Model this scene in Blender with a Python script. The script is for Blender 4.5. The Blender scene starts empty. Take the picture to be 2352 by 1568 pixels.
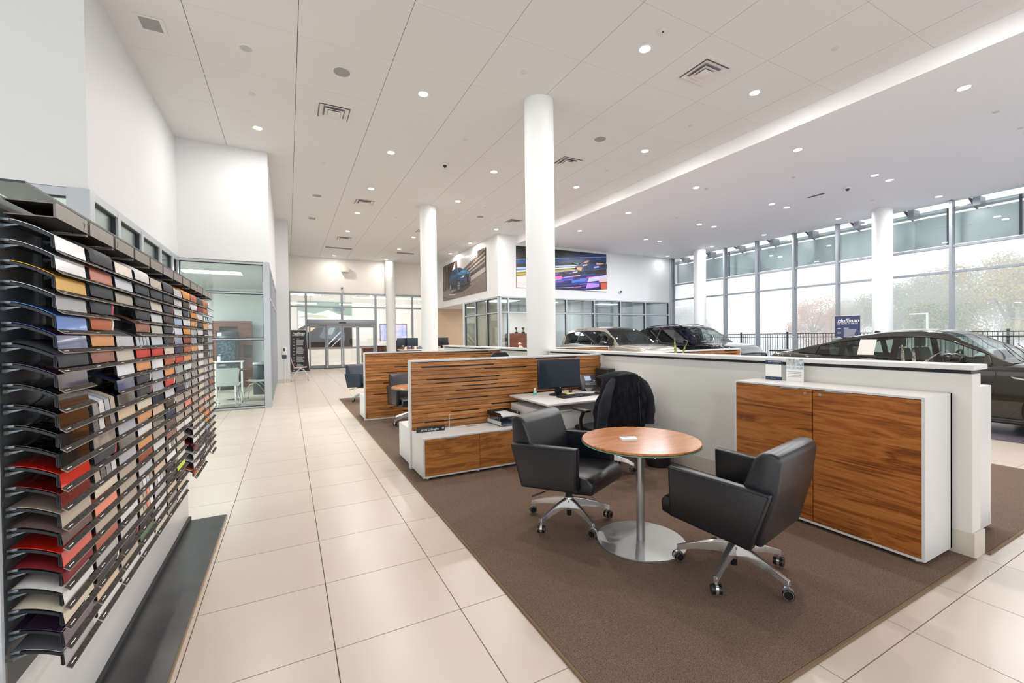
import bpy, bmesh, math, random
from mathutils import Vector, Matrix
random.seed(7)
sc = bpy.context.scene
COL = sc.collection
PI = math.pi
# ------------------------------------------------------------------ camera
cam_d = bpy.data.cameras.new('camera'); cam = bpy.data.objects.new('camera', cam_d); COL.objects.link(cam)
fw = Vector((0.462968, 0.88630451, -0.01117816)); rt = Vector((0.88623239, -0.46308292, -0.01209836)); up = Vector((0.01589925, 0.0043053, 0.99986433))
M = Matrix((rt, up, -fw)).transposed().to_4x4(); M.translation = Vector((0, 0, 1.46))
cam.matrix_world = M
cam_d.sensor_width = 36; cam_d.lens = 984 / 2352 * 36; cam_d.clip_end = 400; cam_d.clip_start = 0.05
sc.camera = cam
# ------------------------------------------------------------------ world, exposure
sc.view_settings.view_transform = 'Standard'; sc.view_settings.look = 'None'
sc.view_settings.gamma = 1; sc.view_settings.use_curve_mapping = False
EXPOSURE = 0.13
sc.view_settings.exposure = EXPOSURE
SKY = 1.6; FOG = .034; LAMP_W = 38; LOW_W = 44
w = bpy.data.worlds.new('world'); sc.world = w; w.use_nodes = True
bg = w.node_tree.nodes['Background']; bg.inputs[0].default_value = (0.955, 0.975, 1.0, 1); bg.inputs[1].default_value = SKY
sc.cycles.max_bounces = 10; sc.cycles.diffuse_bounces = 5; sc.cycles.glossy_bounces = 4
sc.cycles.volume_bounces = 3; sc.cycles.transparent_max_bounces = 24; sc.cycles.transmission_bounces = 6
sc.cycles.sample_clamp_indirect = 6
try: sc.cycles.use_light_tree = True
except Exception: pass

# ------------------------------------------------------------------ helpers
def lin(c):
    c = c.lstrip('#'); v = [int(c[i:i + 2], 16) / 255 for i in (0, 2, 4)]
    return tuple((x / 12.92 if x <= .04045 else ((x + .055) / 1.055) ** 2.4) for x in v) + (1,)
MATS = {}
def mat(name, c, rough=.5, metal=0, spec=.5, emit=None, es=0, coat=0, bump=None, vary=None, alpha=1, speck=None):
    if name in MATS: return MATS[name]
    m = bpy.data.materials.new(name); m.use_nodes = True; nt = m.node_tree; b = nt.nodes['Principled BSDF']
    b.inputs['Base Color'].default_value = lin(c); b.inputs['Roughness'].default_value = rough
    b.inputs['Metallic'].default_value = metal; b.inputs['Specular IOR Level'].default_value = spec
    b.inputs['Coat Weight'].default_value = coat; b.inputs['Alpha'].default_value = alpha
    if emit: b.inputs['Emission Color'].default_value = lin(emit); b.inputs['Emission Strength'].default_value = es
    N, L = nt.nodes, nt.links
    tc = N.new('ShaderNodeTexCoord')
    if bump:
        sclx, st = bump; n = N.new('ShaderNodeTexNoise'); n.inputs['Scale'].default_value = sclx; n.inputs['Detail'].default_value = 3
        L.new(tc.outputs['Object'], n.inputs['Vector']); bp = N.new('ShaderNodeBump'); bp.inputs['Strength'].default_value = st; bp.inputs['Distance'].default_value = .002
        L.new(n.outputs['Fac'], bp.inputs['Height']); L.new(bp.outputs['Normal'], b.inputs['Normal'])
    if vary or speck:
        n = N.new('ShaderNodeTexNoise'); s, c2 = vary or speck; n.inputs['Scale'].default_value = s; n.inputs['Detail'].default_value = 4
        L.new(tc.outputs['Object'], n.inputs['Vector']); r = N.new('ShaderNodeValToRGB')
        r.color_ramp.elements[0].position = .38; r.color_ramp.elements[1].position = .62
        r.color_ramp.elements[0].color = lin(c); r.color_ramp.elements[1].color = lin(c2)
        L.new(n.outputs['Fac'], r.inputs['Fac']); L.new(r.outputs['Color'], b.inputs['Base Color'])
    MATS[name] = m; return m
def wood(name, axis, cs=('#5e3416', '#9a5a2a', '#c17f45'), rough=.35, sc_=1.0, rnd=True, bands=0, vr=.2):
    if name in MATS: return MATS[name]
    m = bpy.data.materials.new(name); m.use_nodes = True; nt = m.node_tree; N, L = nt.nodes, nt.links; b = N['Principled BSDF']
    tc = N.new('ShaderNodeTexCoord'); mp = N.new('ShaderNodeMapping'); L.new(tc.outputs['Object'], mp.inputs['Vector'])
    s = [11 * sc_] * 3; s[axis] = 1.1 * sc_; mp.inputs['Scale'].default_value = s
    oi = N.new('ShaderNodeObjectInfo')
    if rnd:
        mu = N.new('ShaderNodeMath'); mu.operation = 'MULTIPLY'; mu.inputs[1].default_value = 30; L.new(oi.outputs['Random'], mu.inputs[0])
        cb = N.new('ShaderNodeCombineXYZ'); [L.new(mu.outputs[0], cb.inputs[i]) for i in range(3)]; L.new(cb.outputs[0], mp.inputs['Location'])
    n1 = N.new('ShaderNodeTexNoise'); n1.inputs['Scale'].default_value = 1.0; n1.inputs['Detail'].default_value = 8; n1.inputs['Roughness'].default_value = .6; n1.inputs['Distortion'].default_value = 1.2
    L.new(mp.outputs[0], n1.inputs['Vector'])
    w1 = N.new('ShaderNodeMath'); w1.operation = 'MULTIPLY'; w1.inputs[1].default_value = 9; L.new(n1.outputs['Fac'], w1.inputs[0])
    w2 = N.new('ShaderNodeMath'); w2.operation = 'PINGPONG'; w2.inputs[1].default_value = 1; L.new(w1.outputs[0], w2.inputs[0])
    mp2 = N.new('ShaderNodeMapping'); L.new(tc.outputs['Object'], mp2.inputs['Vector']); s2 = [160] * 3; s2[axis] = 5; mp2.inputs['Scale'].default_value = s2
    n2 = N.new('ShaderNodeTexNoise'); n2.inputs['Scale'].default_value = 1; n2.inputs['Detail'].default_value = 3; L.new(mp2.outputs[0], n2.inputs['Vector'])
    mx = N.new('ShaderNodeMath'); mx.operation = 'MULTIPLY_ADD'; mx.inputs[1].default_value = .45; L.new(w2.outputs[0], mx.inputs[0])
    h = N.new('ShaderNodeMath'); h.operation = 'MULTIPLY'; h.inputs[1].default_value = .6; L.new(n2.outputs['Fac'], h.inputs[0]); L.new(h.outputs[0], mx.inputs[2])
    r = N.new('ShaderNodeValToRGB'); e = r.color_ramp.elements; e[0].position = .15; e[0].color = lin(cs[0]); e[1].position = .9; e[1].color = lin(cs[2])
    k = e.new(.5); k.color = lin(cs[1]); L.new(mx.outputs[0], r.inputs['Fac'])
    if bands:
        sx = N.new('ShaderNodeSeparateXYZ'); L.new(tc.outputs['Object'], sx.inputs[0]); m1 = N.new('ShaderNodeMath'); m1.operation = 'MULTIPLY'; m1.inputs[1].default_value = 1 / bands; L.new(sx.outputs[2], m1.inputs[0])
        m2 = N.new('ShaderNodeMath'); m2.operation = 'FLOOR'; L.new(m1.outputs[0], m2.inputs[0]); wn = N.new('ShaderNodeTexWhiteNoise'); wn.noise_dimensions = '2D'; cb2 = N.new('ShaderNodeCombineXYZ'); L.new(m2.outputs[0], cb2.inputs[0]); L.new(oi.outputs['Random'], cb2.inputs[1]); L.new(cb2.outputs[0], wn.inputs['Vector'])
        ad = N.new('ShaderNodeVectorMath'); ad.operation = 'MULTIPLY_ADD'; ad.inputs[1].default_value = (7, 7, 7); L.new(wn.outputs['Color'], ad.inputs[0]); L.new(mp.outputs[0], ad.inputs[2]); L.new(ad.outputs[0], n1.inputs['Vector'])
        mb = N.new('ShaderNodeMath'); mb.operation = 'MULTIPLY_ADD'; mb.inputs[1].default_value = .16; L.new(wn.outputs['Value'], mb.inputs[0]); L.new(mx.outputs[0], mb.inputs[2]); sb = N.new('ShaderNodeMath'); sb.operation = 'SUBTRACT'; sb.inputs[1].default_value = .08; L.new(mb.outputs[0], sb.inputs[0]); L.new(sb.outputs[0], r.inputs['Fac'])
    if rnd:
        hs = N.new('ShaderNodeHueSaturation'); mr = N.new('ShaderNodeMapRange'); mr.inputs[3].default_value = 1 - vr; mr.inputs[4].default_value = 1 + vr
        L.new(oi.outputs['Random'], mr.inputs[0]); L.new(mr.outputs[0], hs.inputs['Value']); L.new(r.outputs[0], hs.inputs['Color']); L.new(hs.outputs[0], b.inputs['Base Color'])
    else: L.new(r.outputs[0], b.inputs['Base Color'])
    b.inputs['Roughness'].default_value = rough
    MATS[name] = m; return m
def glass(name, tint='#ffffff', refl=.08, rough=0.0, dark=1.0):
    if name in MATS: return MATS[name]
    m = bpy.data.materials.new(name); m.use_nodes = True; nt = m.node_tree; N, L = nt.nodes, nt.links
    N.remove(N['Principled BSDF']); out = N['Material Output']
    t = N.new('ShaderNodeBsdfTransparent'); t.inputs[0].default_value = lin(tint)
    g = N.new('ShaderNodeBsdfGlossy'); g.inputs['Roughness'].default_value = rough
    fr = N.new('ShaderNodeFresnel'); fr.inputs[0].default_value = 1.5; ad = N.new('ShaderNodeMath'); ad.operation = 'MULTIPLY_ADD'; ad.inputs[1].default_value = .75
    ad.inputs[2].default_value = refl; ad.use_clamp = True; L.new(fr.outputs[0], ad.inputs[0])
    mx = N.new('ShaderNodeMixShader'); L.new(ad.outputs[0], mx.inputs[0]); L.new(t.outputs[0], mx.inputs[1]); L.new(g.outputs[0], mx.inputs[2]); L.new(mx.outputs[0], out.inputs[0])
    MATS[name] = m; return m

def NB(): return bmesh.new()
def bx(bm, x0, x1, y0, y1, z0, z1, r=0, seg=2):
    M_ = Matrix.Translation(((x0 + x1) / 2, (y0 + y1) / 2, (z0 + z1) / 2)) @ Matrix.Diagonal((abs(x1 - x0), abs(y1 - y0), abs(z1 - z0), 1))
    g = bmesh.ops.create_cube(bm, size=1, matrix=M_)
    if r > 0:
        es = list({e for v in g['verts'] for e in v.link_edges})
        bmesh.ops.bevel(bm, geom=es, offset=r, segments=seg, affect='EDGES', profile=.5)
    return bm
def cyl(bm, p, q, r1, r2=None, seg=20):
    p = Vector(p); q = Vector(q); d = q - p; r2 = r1 if r2 is None else r2
    R_ = d.to_track_quat('Z', 'Y').to_matrix().to_4x4(); R_.translation = (p + q) / 2
    bmesh.ops.create_cone(bm, cap_ends=True, segments=seg, radius1=r1, radius2=r2, depth=d.length, matrix=R_); return bm
def sph(bm, c, r, seg=16, sx=(1, 1, 1)):
    bmesh.ops.create_uvsphere(bm, u_segments=seg, v_segments=max(6, seg // 2), radius=r, matrix=Matrix.Translation(c) @ Matrix.Diagonal((*sx, 1))); return bm
def lathe(bm, prof, c=(0, 0, 0), seg=24, cap=True):
    rings = []
    for rr, z in prof:
        rings.append([bm.verts.new((c[0] + rr * math.cos(2 * PI * i / seg), c[1] + rr * math.sin(2 * PI * i / seg), c[2] + z)) for i in range(seg)])
    for a, b in zip(rings, rings[1:]):
        for i in range(seg): bm.faces.new((a[i], a[(i + 1) % seg], b[(i + 1) % seg], b[i]))
    if abs(prof[0][0] - prof[-1][0]) < 1e-6 and prof[0][0] > .02:
        a, b = rings[-1], rings[0]
        for i in range(seg): bm.faces.new((a[i], a[(i + 1) % seg], b[(i + 1) % seg], b[i]))
    elif cap: bm.faces.new(rings[-1]); bm.faces.new(rings[0][::-1])
    return bm
def prism(bm, pts, ax, a, b, bev=0, seg=2):
    """polygon pts in the plane normal to axis ax, extruded from a to b"""
    def P3(p, t):
        if ax == 0: return (t, p[0], p[1])
        if ax == 1: return (p[0], t, p[1])
        return (p[0], p[1], t)
    A = [bm.verts.new(P3(p, a)) for p in pts]; B = [bm.verts.new(P3(p, b)) for p in pts]; n = len(pts)
    fs = [bm.faces.new(A[::-1]), bm.faces.new(B)] + [bm.faces.new((A[i], A[(i + 1) % n], B[(i + 1) % n], B[i])) for i in range(n)]
    if bev:
        es = list({e for f in fs for e in f.edges}); bmesh.ops.bevel(bm, geom=es, offset=bev, segments=seg, affect='EDGES', profile=.5)
    return bm
def tube(bm, pts, r, seg=8, closed=False):
    pts = [Vector(p) for p in pts]; rings = []; n = len(pts)
    rr = r if isinstance(r, (list, tuple)) else [r] * n
    for i, p in enumerate(pts):
        d = (pts[min(i + 1, n - 1)] - pts[max(i - 1, 0)]).normalized(); q = d.to_track_quat('Z', 'Y').to_matrix()
        rings.append([bm.verts.new(p + q @ Vector((rr[i] * math.cos(2 * PI * k / seg), rr[i] * math.sin(2 * PI * k / seg), 0))) for k in range(seg)])
    for a, b in zip(rings, rings[1:]):
        # align rings
        o = min(range(seg), key=lambda s: (b[s].co - a[0].co).length)
        for k in range(seg): bm.faces.new((a[k], a[(k + 1) % seg], b[(o + k + 1) % seg], b[(o + k) % seg]))
    bm.faces.new(rings[0][::-1]); bm.faces.new(rings[-1]); return bm
def grid(bm, fn, nu, nv):
    V = [[bm.verts.new(fn(i / nu, j / nv)) for j in range(nv + 1)] for i in range(nu + 1)]
    for i in range(nu):
        for j in range(nv): bm.faces.new((V[i][j], V[i + 1][j], V[i + 1][j + 1], V[i][j + 1]))
    return V
def mesh(name, bm, m=None, smooth=35):
    bmesh.ops.recalc_face_normals(bm, faces=bm.faces[:])
    me = bpy.data.meshes.new(name); bm.to_mesh(me); bm.free()
    for mm in (m if isinstance(m, (list, tuple)) else [m]):
        if mm: me.materials.append(mm)
    if smooth:
        me.polygons.foreach_set('use_smooth', [True] * len(me.polygons)); me.set_sharp_from_angle(angle=math.radians(smooth))
    return me
def tag(o, label=None, cat=None, group=None, kind=None):
    if label: o['label'] = label
    if cat: o['category'] = cat
    if group: o['group'] = group
    if kind: o['kind'] = kind
    return o
def thing(name, label=None, cat=None, loc=(0, 0, 0), rz=0, group=None, kind=None):
    o = bpy.data.objects.new(name, None); COL.objects.link(o); o.location = loc; o.rotation_euler = (0, 0, rz); o.empty_display_size = .1
    o['_m'] = 0; del o['_m']
    return tag(o, label, cat, group, kind)
def mw(o):
    m = Matrix.LocRotScale(o.location, o.rotation_euler, o.scale)
    return mw(o.parent) @ m if o.parent else m
def part(name, bm, m, parent=None, world=False, smooth=35, label=None, kind=None, loc=None, rz=0):
    me = bm if isinstance(bm, bpy.types.Mesh) else mesh(name, bm, m, smooth)
    if world and parent: me.transform(mw(parent).inverted())
    o = bpy.data.objects.new(name, me); COL.objects.link(o)
    if parent: o.parent = parent
    if loc: o.location = loc; o.rotation_euler = (0, 0, rz)
    return tag(o, label, None, None, kind)
def solo(name, bm, m, label, cat, loc=(0, 0, 0), rz=0, group=None, smooth=35):
    o = part(name, bm, m, None, smooth=smooth); o.location = loc; o.rotation_euler = (0, 0, rz)
    return tag(o, label, cat, group)
def struct(name, bm, m, smooth=35):
    return tag(part(name, bm, m, None, smooth=smooth), kind='structure')
def kids(o): return [c for c in bpy.data.objects if c.parent == o]
def copy_tree(o, parent=None):
    c = o.copy(); COL.objects.link(c); c.parent = parent
    for ch in list(o.children): copy_tree(ch, c)
    return c
def textmesh(s, size, ext=.0004, align='LEFT'):
    cu = bpy.data.curves.new('txt', 'FONT'); cu.body = s; cu.size = size; cu.extrude = ext; cu.align_x = align; cu.resolution_u = 2
    ob = bpy.data.objects.new('txt', cu); COL.objects.link(ob); dg = bpy.context.evaluated_depsgraph_get(); dg.update()
    me = bpy.data.meshes.new_from_object(ob.evaluated_get(dg)); bpy.data.objects.remove(ob); return me
def text(s, size, loc, rot, m, parent, name='lettering', shear=0, align='LEFT', bold=0):
    me = textmesh(s, size, align=align)
    if shear:
        for v in me.vertices: v.co.x += v.co.y * shear
    me.materials.clear(); me.materials.append(m)
    o = bpy.data.objects.new(name, me); COL.objects.link(o); o.parent = parent; o.location = loc; o.rotation_euler = rot; return o

# ------------------------------------------------------------------ materials
WALL = mat('wall paint', '#d9dbdc', .6)
CEILM = mat('ceiling panel', '#dedddc', .7)
LOWC = mat('low ceiling paint', '#eeeef0', .65)
GAP = mat('dark joint', '#3a3836', .8)
TILE = mat('beige porcelain', '#d2c4b6', .28, vary=(1.3, '#d6c9bb'))
GROUT = mat('grout', '#b9ab9b', .8)
DTILE = mat('dark purple tile', '#6f6874', .18, vary=(2, '#7b7480'))
CARP = mat('brown carpet', '#4d3d37', .95, spec=.1, bump=(900, .8), speck=(380, '#97806f'))
CARPE = mat('carpet binding', '#7a6248', .8)
WHITE = mat('white laminate', '#dddcda', .3)
WHITE2 = mat('pony wall paint', '#dedcd6', .5)
STONE = mat('stone base', '#cfc6b8', .4)
BLACK = mat('black plastic', '#141416', .35)
DARKS = mat('dark steel', '#3b3c3f', .35, .4)
CHROME = mat('polished aluminium', '#dcdcdc', .14, .85)
SATIN = mat('satin steel', '#bcbdbc', .36, .9)
ALU = mat('anodised aluminium', '#b4b9be', .35, .35)
ALUD = mat('grey mullion', '#8e939a', .4, .3)
GASK = mat('black gasket', '#1c2024', .5)
LEATH = mat('black leather', '#13161c', .32, spec=.65, bump=(260, .25))
LEATHB = mat('navy leather', '#1f2c3a', .42, bump=(260, .25))
WOODX = wood('walnut slat', 0, ('#8c5629', '#b5773f', '#cf975e'), sc_=.7)
WOODF = wood('walnut door', 0, ('#74431b', '#aa6a2e', '#c88a48'), sc_=.75, rnd=True, vr=.04)
WOODY = wood('walnut tall door', 1, ('#5a3012', '#9a5722', '#bb7a3e'), sc_=.75, rnd=True, bands=.145, vr=.02)
WOODT = wood('walnut table', 0, ('#a2632f', '#bd7b44', '#cc8f5c'), rough=.2, rnd=False)
WOODD = wood('dark wood', 0, ('#3a2016', '#5c3626', '#74483a'), rnd=False)
GL = glass('clear glass', '#fbfcfc', .02)
GLG = glass('office glass', '#e8f0ee', .02)
GLB = glass('blue tinted glass', '#e8eff2', .08)
LAMPE = mat('lamp disc', '#ffffff', .5, emit='#fff4e2', es=9)
LAMPC = mat('cool lamp disc', '#ffffff', .5, emit='#fbfdff', es=9)
LIPM = mat('label rail', '#8d8479', .4, .2, vary=(60, '#9a9085'))
DIGIT = mat('grey print', '#8d8781', .5)
PWHITE = mat('white print', '#f2f2f2', .5)
PBLACK = mat('black print', '#151515', .5)
PNAVY = mat('navy print', '#2b3a5c', .4)
PAPER = mat('paper', '#f0f0ee', .6)

# ------------------------------------------------------------------ floor
fl = struct('floor', bx(NB(), -7, 16.8, -5, 33, -.12, -.012), GROUT)
tx = [.174 + .625 * k for k in range(-4, 14)]; ty = [2.164 + .6125 * k for k in range(-3, 34)]
tm = mesh('tile', bx(NB(), .0025, .6225, .0025, .610, -.012, 0), TILE)
vis = []; rest = NB()
for i, x in enumerate(tx):
    for j, y in enumerate(ty):
        if x + .625 > 8.5: continue
        in_c1 = (x > 1.1 and x + .625 < 3.9 and y > 1.1 and y < 10.4)
        in_c2 = (x > 4.05 and x + .6 < 6.8 and y > 1.1 and y < 10.4)
        if in_c1 or in_c2: continue
        show = (x < 1.4 and x > -1.2 and y < 15) or (x > 1 and y < 1.2) or (x > 6.5 and y < 3)
        if show and len(vis) < 290: vis.append((x, y))
        else: bx(rest, x + .0025, x + .6225, y + .0025, y + .610, -.012, 0)
for x, y in vis:
    o = part('floor_tile', tm, None, fl); o.location = (x, y, 0)
for a, b, c, d in ((-7, -2.33, -5, 33), (-2.33, 16.8, -5, .32), (-2.33, 16.8, 22.98, 33)): bx(rest, a, b, c, d, -.012, -.0005)
bx(rest, 8.31, 8.37, .32, 23, -.012, -.0005); bx(rest, 8.37, 16.8, 15.1, 23, -.012, -.0005)
part('floor_tiling', rest, TILE, fl, kind='stuff')
dark = thing('floor', kind='structure'); dark.name = 'floor_display'
dt = mesh('dark_tile', bx(NB(), .004, .606, .004, 1.206, -.012, .004), DTILE)
for i in range(14):
    for j in range(13):
        o = part('dark_tile', dt, None, dark); o.location = (8.372 + .602 * i, -.55 + 1.21 * j, 0)

# ------------------------------------------------------------------ ceiling
ce = struct('ceiling', bx(NB(), -6, 8.25, -5, 23.3, 5.50, 5.6), GAP)
cx = [-4.8, -3.56, -2.3, -1.06, .174, 1.41, 2.65, 3.875, 5.10, 6.325, 7.56, 8.2]
cy = [2.63 + 1.238 * k for k in range(-4, 18)]
for i in range(len(cx) - 1):
    for j in range(len(cy) - 1):
        x0, x1, y0, y1 = cx[i], cx[i + 1], cy[j], min(cy[j + 1], 23.15)
        if x1 < -1.9 and y0 > 6.3: continue
        if y0 > 17 and x0 > 7.4: continue
        part('ceiling_panel', bx(NB(), x0 + .0035, x1 - .0035, y0 + .0015, y1 - .0015, 5.48, 5.499), CEILM, ce, smooth=0)
lc = struct('ceiling_low', bx(NB(), 8.2, 17.0, -5, 15.1, 5.19, 5.6), LOWC, 0)

# ------------------------------------------------------------------ walls
struct('wall_left', bx(NB(), -6, -1.918, 6.32, 10.7, 3.13, 5.49), WALL)
struct('wall_left_soffit', bx(NB(), -6, -.335, 10.607, 16.36, 3.12, 5.49), WALL)
struct('wall_left_pier', bx(NB(), -.345, .045, 16.36, 23.3, 0, 5.49), WALL)
struct('wall_back_left', bx(NB(), -6.1, -.3, 16.38, 16.5, 0, 3.13), mat('room wall', '#dfe2e0', .6))
struct('wall_far_left', bx(NB(), -6.2, -6.05, 6.3, 16.4, 0, 3.2), MATS['room wall'])
struct('wall_end', bx(NB(), .045, 7.3, 23.15, 23.35, 3.75, 5.5), mat('end wall paint', '#e3dfd9', .6))
struct('wall_right_block', bx(NB(), 7.3, 16.95, 15.1, 23.35, 3.05, 5.5), WALL)
TAN = mat('tan wall', '#cdb69c', .6)
struct('wall_recess', bx(NB(), 7.0, 12.4, 23.1, 23.3, 0, 3.1), TAN)
struct('wall_recess_side', bx(NB(), 7.32, 9.4, 18.9, 19.0, 0, 3.06), TAN)
struct('wall_office_back', bx(NB(), 9.4, 16.9, 19.0, 19.15, 0, 3.06), mat('office wall', '#c9c9c4', .6))
struct('wall_office_divider', bx(NB(), 12.0, 12.1, 15.3, 19.0, 0, 3.05), MATS['office wall'])
struct('baseboard_pier', bx(NB(), -.36, .06, 16.345, 16.37, 0, .12), STONE)
colm = mat('column paint', '#e2e4e3', .55)
for (x, y, r, h) in ((3.88, 6.33, .25, 5.48), (3.88, 12.92, .25, 5.48), (4.78, 22.8, .25, 5.48), (16.1, 6.36, .25, 5.19), (16.1, 12.9, .25, 5.19)):
    struct('wall_column', cyl(NB(), (x, y, 0), (x, y, h), r, seg=48), colm)

# ------------------------------------------------------------------ storefronts
def bars(root, plane, pos, vs, hs, fr=ALU, w_=.055, d=.11, name='mullion', z0=0, z1=3):
    """vs: (coord, z0, z1, width), hs: (z, c0, c1, height); plane 'x' or 'y'"""
    for c, a, b, ww in vs:
        bm = NB()
        if plane == 'y': bx(bm, c - ww / 2, c + ww / 2, pos - d / 2, pos + d / 2, a, b)
        else: bx(bm, pos - d / 2, pos + d / 2, c - ww / 2, c + ww / 2, a, b)
        part('mullion', bm, fr, root, smooth=0)
    for z, a, b, hh in hs:
        bm = NB(); e = .004
        if plane == 'y': bx(bm, a, b, pos - d / 2 + e, pos + d / 2 - e, z - hh / 2, z + hh / 2)
        else: bx(bm, pos - d / 2 + e, pos + d / 2 - e, a, b, z - hh / 2, z + hh / 2)
        part('transom', bm, fr, root, smooth=0)
def pane(root, plane, pos, a, b, z0, z1, g, gask=True):
    bm = NB()
    if plane == 'y': bx(bm, a, b, pos - .006, pos + .006, z0, z1)
    else: bx(bm, pos - .006, pos + .006, a, b, z0, z1)
    p = part('pane', bm, g, root, smooth=0)
    if gask:
        bm = NB(); t = .012
        for (u0, u1, v0, v1) in ((a, a + t, z0, z1), (b - t, b, z0, z1), (a, b, z0, z0 + t), (a, b, z1 - t, z1)):
            if plane == 'y': bx(bm, u0, u1, pos - .03, pos + .03, v0, v1)
            else: bx(bm, pos - .03, pos + .03, u0, u1, v0, v1)
        part('gasket', bm, GASK, p, smooth=0)
def front(name, plane, pos, cs, zs, g, fr=ALU, w_=.055, h_=.055, top=None, skip=()):
    root = thing(name, kind='structure')
    bars(root, plane, pos, [(c, zs[0], zs[-1], w_) for c in cs], [(z, cs[0], cs[-1], h_) for z in zs], fr)
    for i in range(len(cs) - 1):
        for j in range(len(zs) - 1):
            if (i, j) in skip: continue
            pane(root, plane, pos, cs[i] + w_ / 2, cs[i + 1] - w_ / 2, zs[j] + h_ / 2, zs[j + 1] - h_ / 2, g)
    return root
front('window_1', 'x', -1.95, [6.37, 7.22, 8.2, 9.24, 10.12, 10.56], [.05, 1.47, 3.08], GLG, w_=.11, h_=.09)
front('window_2', 'y', 6.37, [-6, -4.6, -3.3, -2.0], [.05, 1.47, 3.08], GLG, w_=.12, h_=.09)
front('window_3', 'y', 10.64, [-1.93, -.42], [.03, 1.477, 2.45, 3.075], GLG, w_=.07, h_=.03)
bmx = NB(); bx(bmx, -.46, -.34, 10.58, 10.7, 0, 3.12); struct('trim_1', bmx, ALU)
bmx = NB(); bx(bmx, -2.09, -1.895, 6.30, 6.43, 0, 3.13); struct('trim_3', bmx, ALU)
bmx = NB(); bx(bmx, -1.99, -1.90, 10.56, 10.68, 0, 3.13); struct('trim_4', bmx, ALU)
front('window_4', 'x', -.385, [10.68, 11.5, 12.45, 13.4, 14.4, 15.4, 16.33], [.04, 2.37, 3.08], GLB, w_=.06, h_=.06)
# end storefront
es = thing('window_5', kind='structure')
bars(es, 'y', 23.15, [(.09, 0, 3.77, .08), (.79, 0, 3.77, .1), (2.43, 2.39, 3.77, .1), (4.07, 0, 3.77, .1), (6.0, 0, 3.77, .08), (7.25, 0, 3.77, .1)],
     [(3.73, .05, 7.3, .09), (3.05, .05, 7.3, .07), (2.40, .79, 4.07, .05), (.04, 4.1, 7.3, .08), (.04, .05, .75, .08)], ALUD, d=.14)
for a, b, z0, z1 in ((.13, .74, .08, 3.01), (.13, .74, 3.09, 3.68), (.84, 2.38, 2.43, 3.01), (.84, 2.38, 3.09, 3.68), (2.48, 4.02, 2.43, 3.01), (2.48, 4.02, 3.09, 3.68), (4.12, 5.96, .08, 3.01), (4.12, 5.96, 3.09, 3.68), (6.04, 7.2, .08, 3.01), (6.04, 7.2, 3.09, 3.68)):
    pane(es, 'y', 23.15, a, b, z0, z1, GL, False)
dr = thing('door_1', kind='structure')
part('door_header', bx(NB(), .84, 4.02, 22.98, 23.25, 2.15, 2.38, .008), ALUD, dr)
part('motion_sensor', bx(NB(), 2.27, 2.6, 22.94, 22.99, 2.24, 2.30, .006), BLACK, dr)
for k, (a, b) in enumerate(((.9, 1.68), (1.7, 2.41), (2.43, 3.15), (3.17, 4.0))):
    yy = 23.07 if k in (1, 2) else 23.15
    bm = NB()
    for q in ((a, a + .07, 0.01, 2.14), (b - .07, b, 0.01, 2.14)): bx(bm, q[0], q[1], yy - .025, yy + .025, q[2], q[3])
    for q in ((a + .07, b - .07, .01, .16), (a + .07, b - .07, 2.02, 2.14), (a + .07, b - .07, .96, 1.05)): bx(bm, q[0], q[1], yy - .022, yy + .022, q[2], q[3])
    lf = part('door_leaf', bm, ALUD, dr, smooth=0)
    part('pane', bx(NB(), a + .07, b - .07, yy - .004, yy + .004, .16, .96), GL, lf, smooth=0)
    part('pane', bx(NB(), a + .07, b - .07, yy - .004, yy + .004, 1.05, 2.02), GL, lf, smooth=0)
    part('warning_strip', bx(NB(), a + .1, b - .2, yy - .028, yy - .024, .985, 1.02), mat('red print', '#b98a84', .5), lf, smooth=0)
part('threshold', bx(NB(), .84, 4.05, 22.9, 23.3, 0, .02), GASK, dr)
# racing wall office glass
front('window_6', 'y', 15.15, [7.40, 7.75, 8.95, 10.53, 12.01, 13.52, 15.05, 16.62], [.03, 2.43, 3.03], GLB, w_=.06, h_=.06, skip=((1, 0),))
front('window_7', 'x', 7.35, [15.17, 16.22, 17.42, 18.72], [.03, .98, 2.42, 3.02], GLG, w_=.05, h_=.05)
struct('wall_recess_jamb', bx(NB(), 7.30, 7.42, 18.75, 18.95, 0, 3.06), WALL)
# curtain wall to the right
cw = thing('window_8', kind='structure'); ys = [15.04 - 1.43 * k for k in range(14)]
for y in ys:
    part('mullion', bx(NB(), 16.72, 16.92, y - .035, y + .035, 0, 5.2), ALUD, cw, smooth=0)
for i in range(len(ys) - 1):
    for z0, z1 in ((.0, 3.16), (3.16, 3.88), (3.88, 5.2)):
        if z0: part('transom', bx(NB(), 16.76, 16.88, ys[i + 1] + .035, ys[i] - .035, z0 - .03, z0 + .03), ALUD, cw, smooth=0)
        part('pane', bx(NB(), 16.81, 16.82, ys[i + 1] + .035, ys[i] - .035, z0 + .03, z1 - .03), GL, cw, smooth=0)
bmx = NB(); bx(bmx, 16.66, 16.7, 15.0, 15.1, 0, 5.19); struct('trim_2', bmx, ALU)

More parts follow.
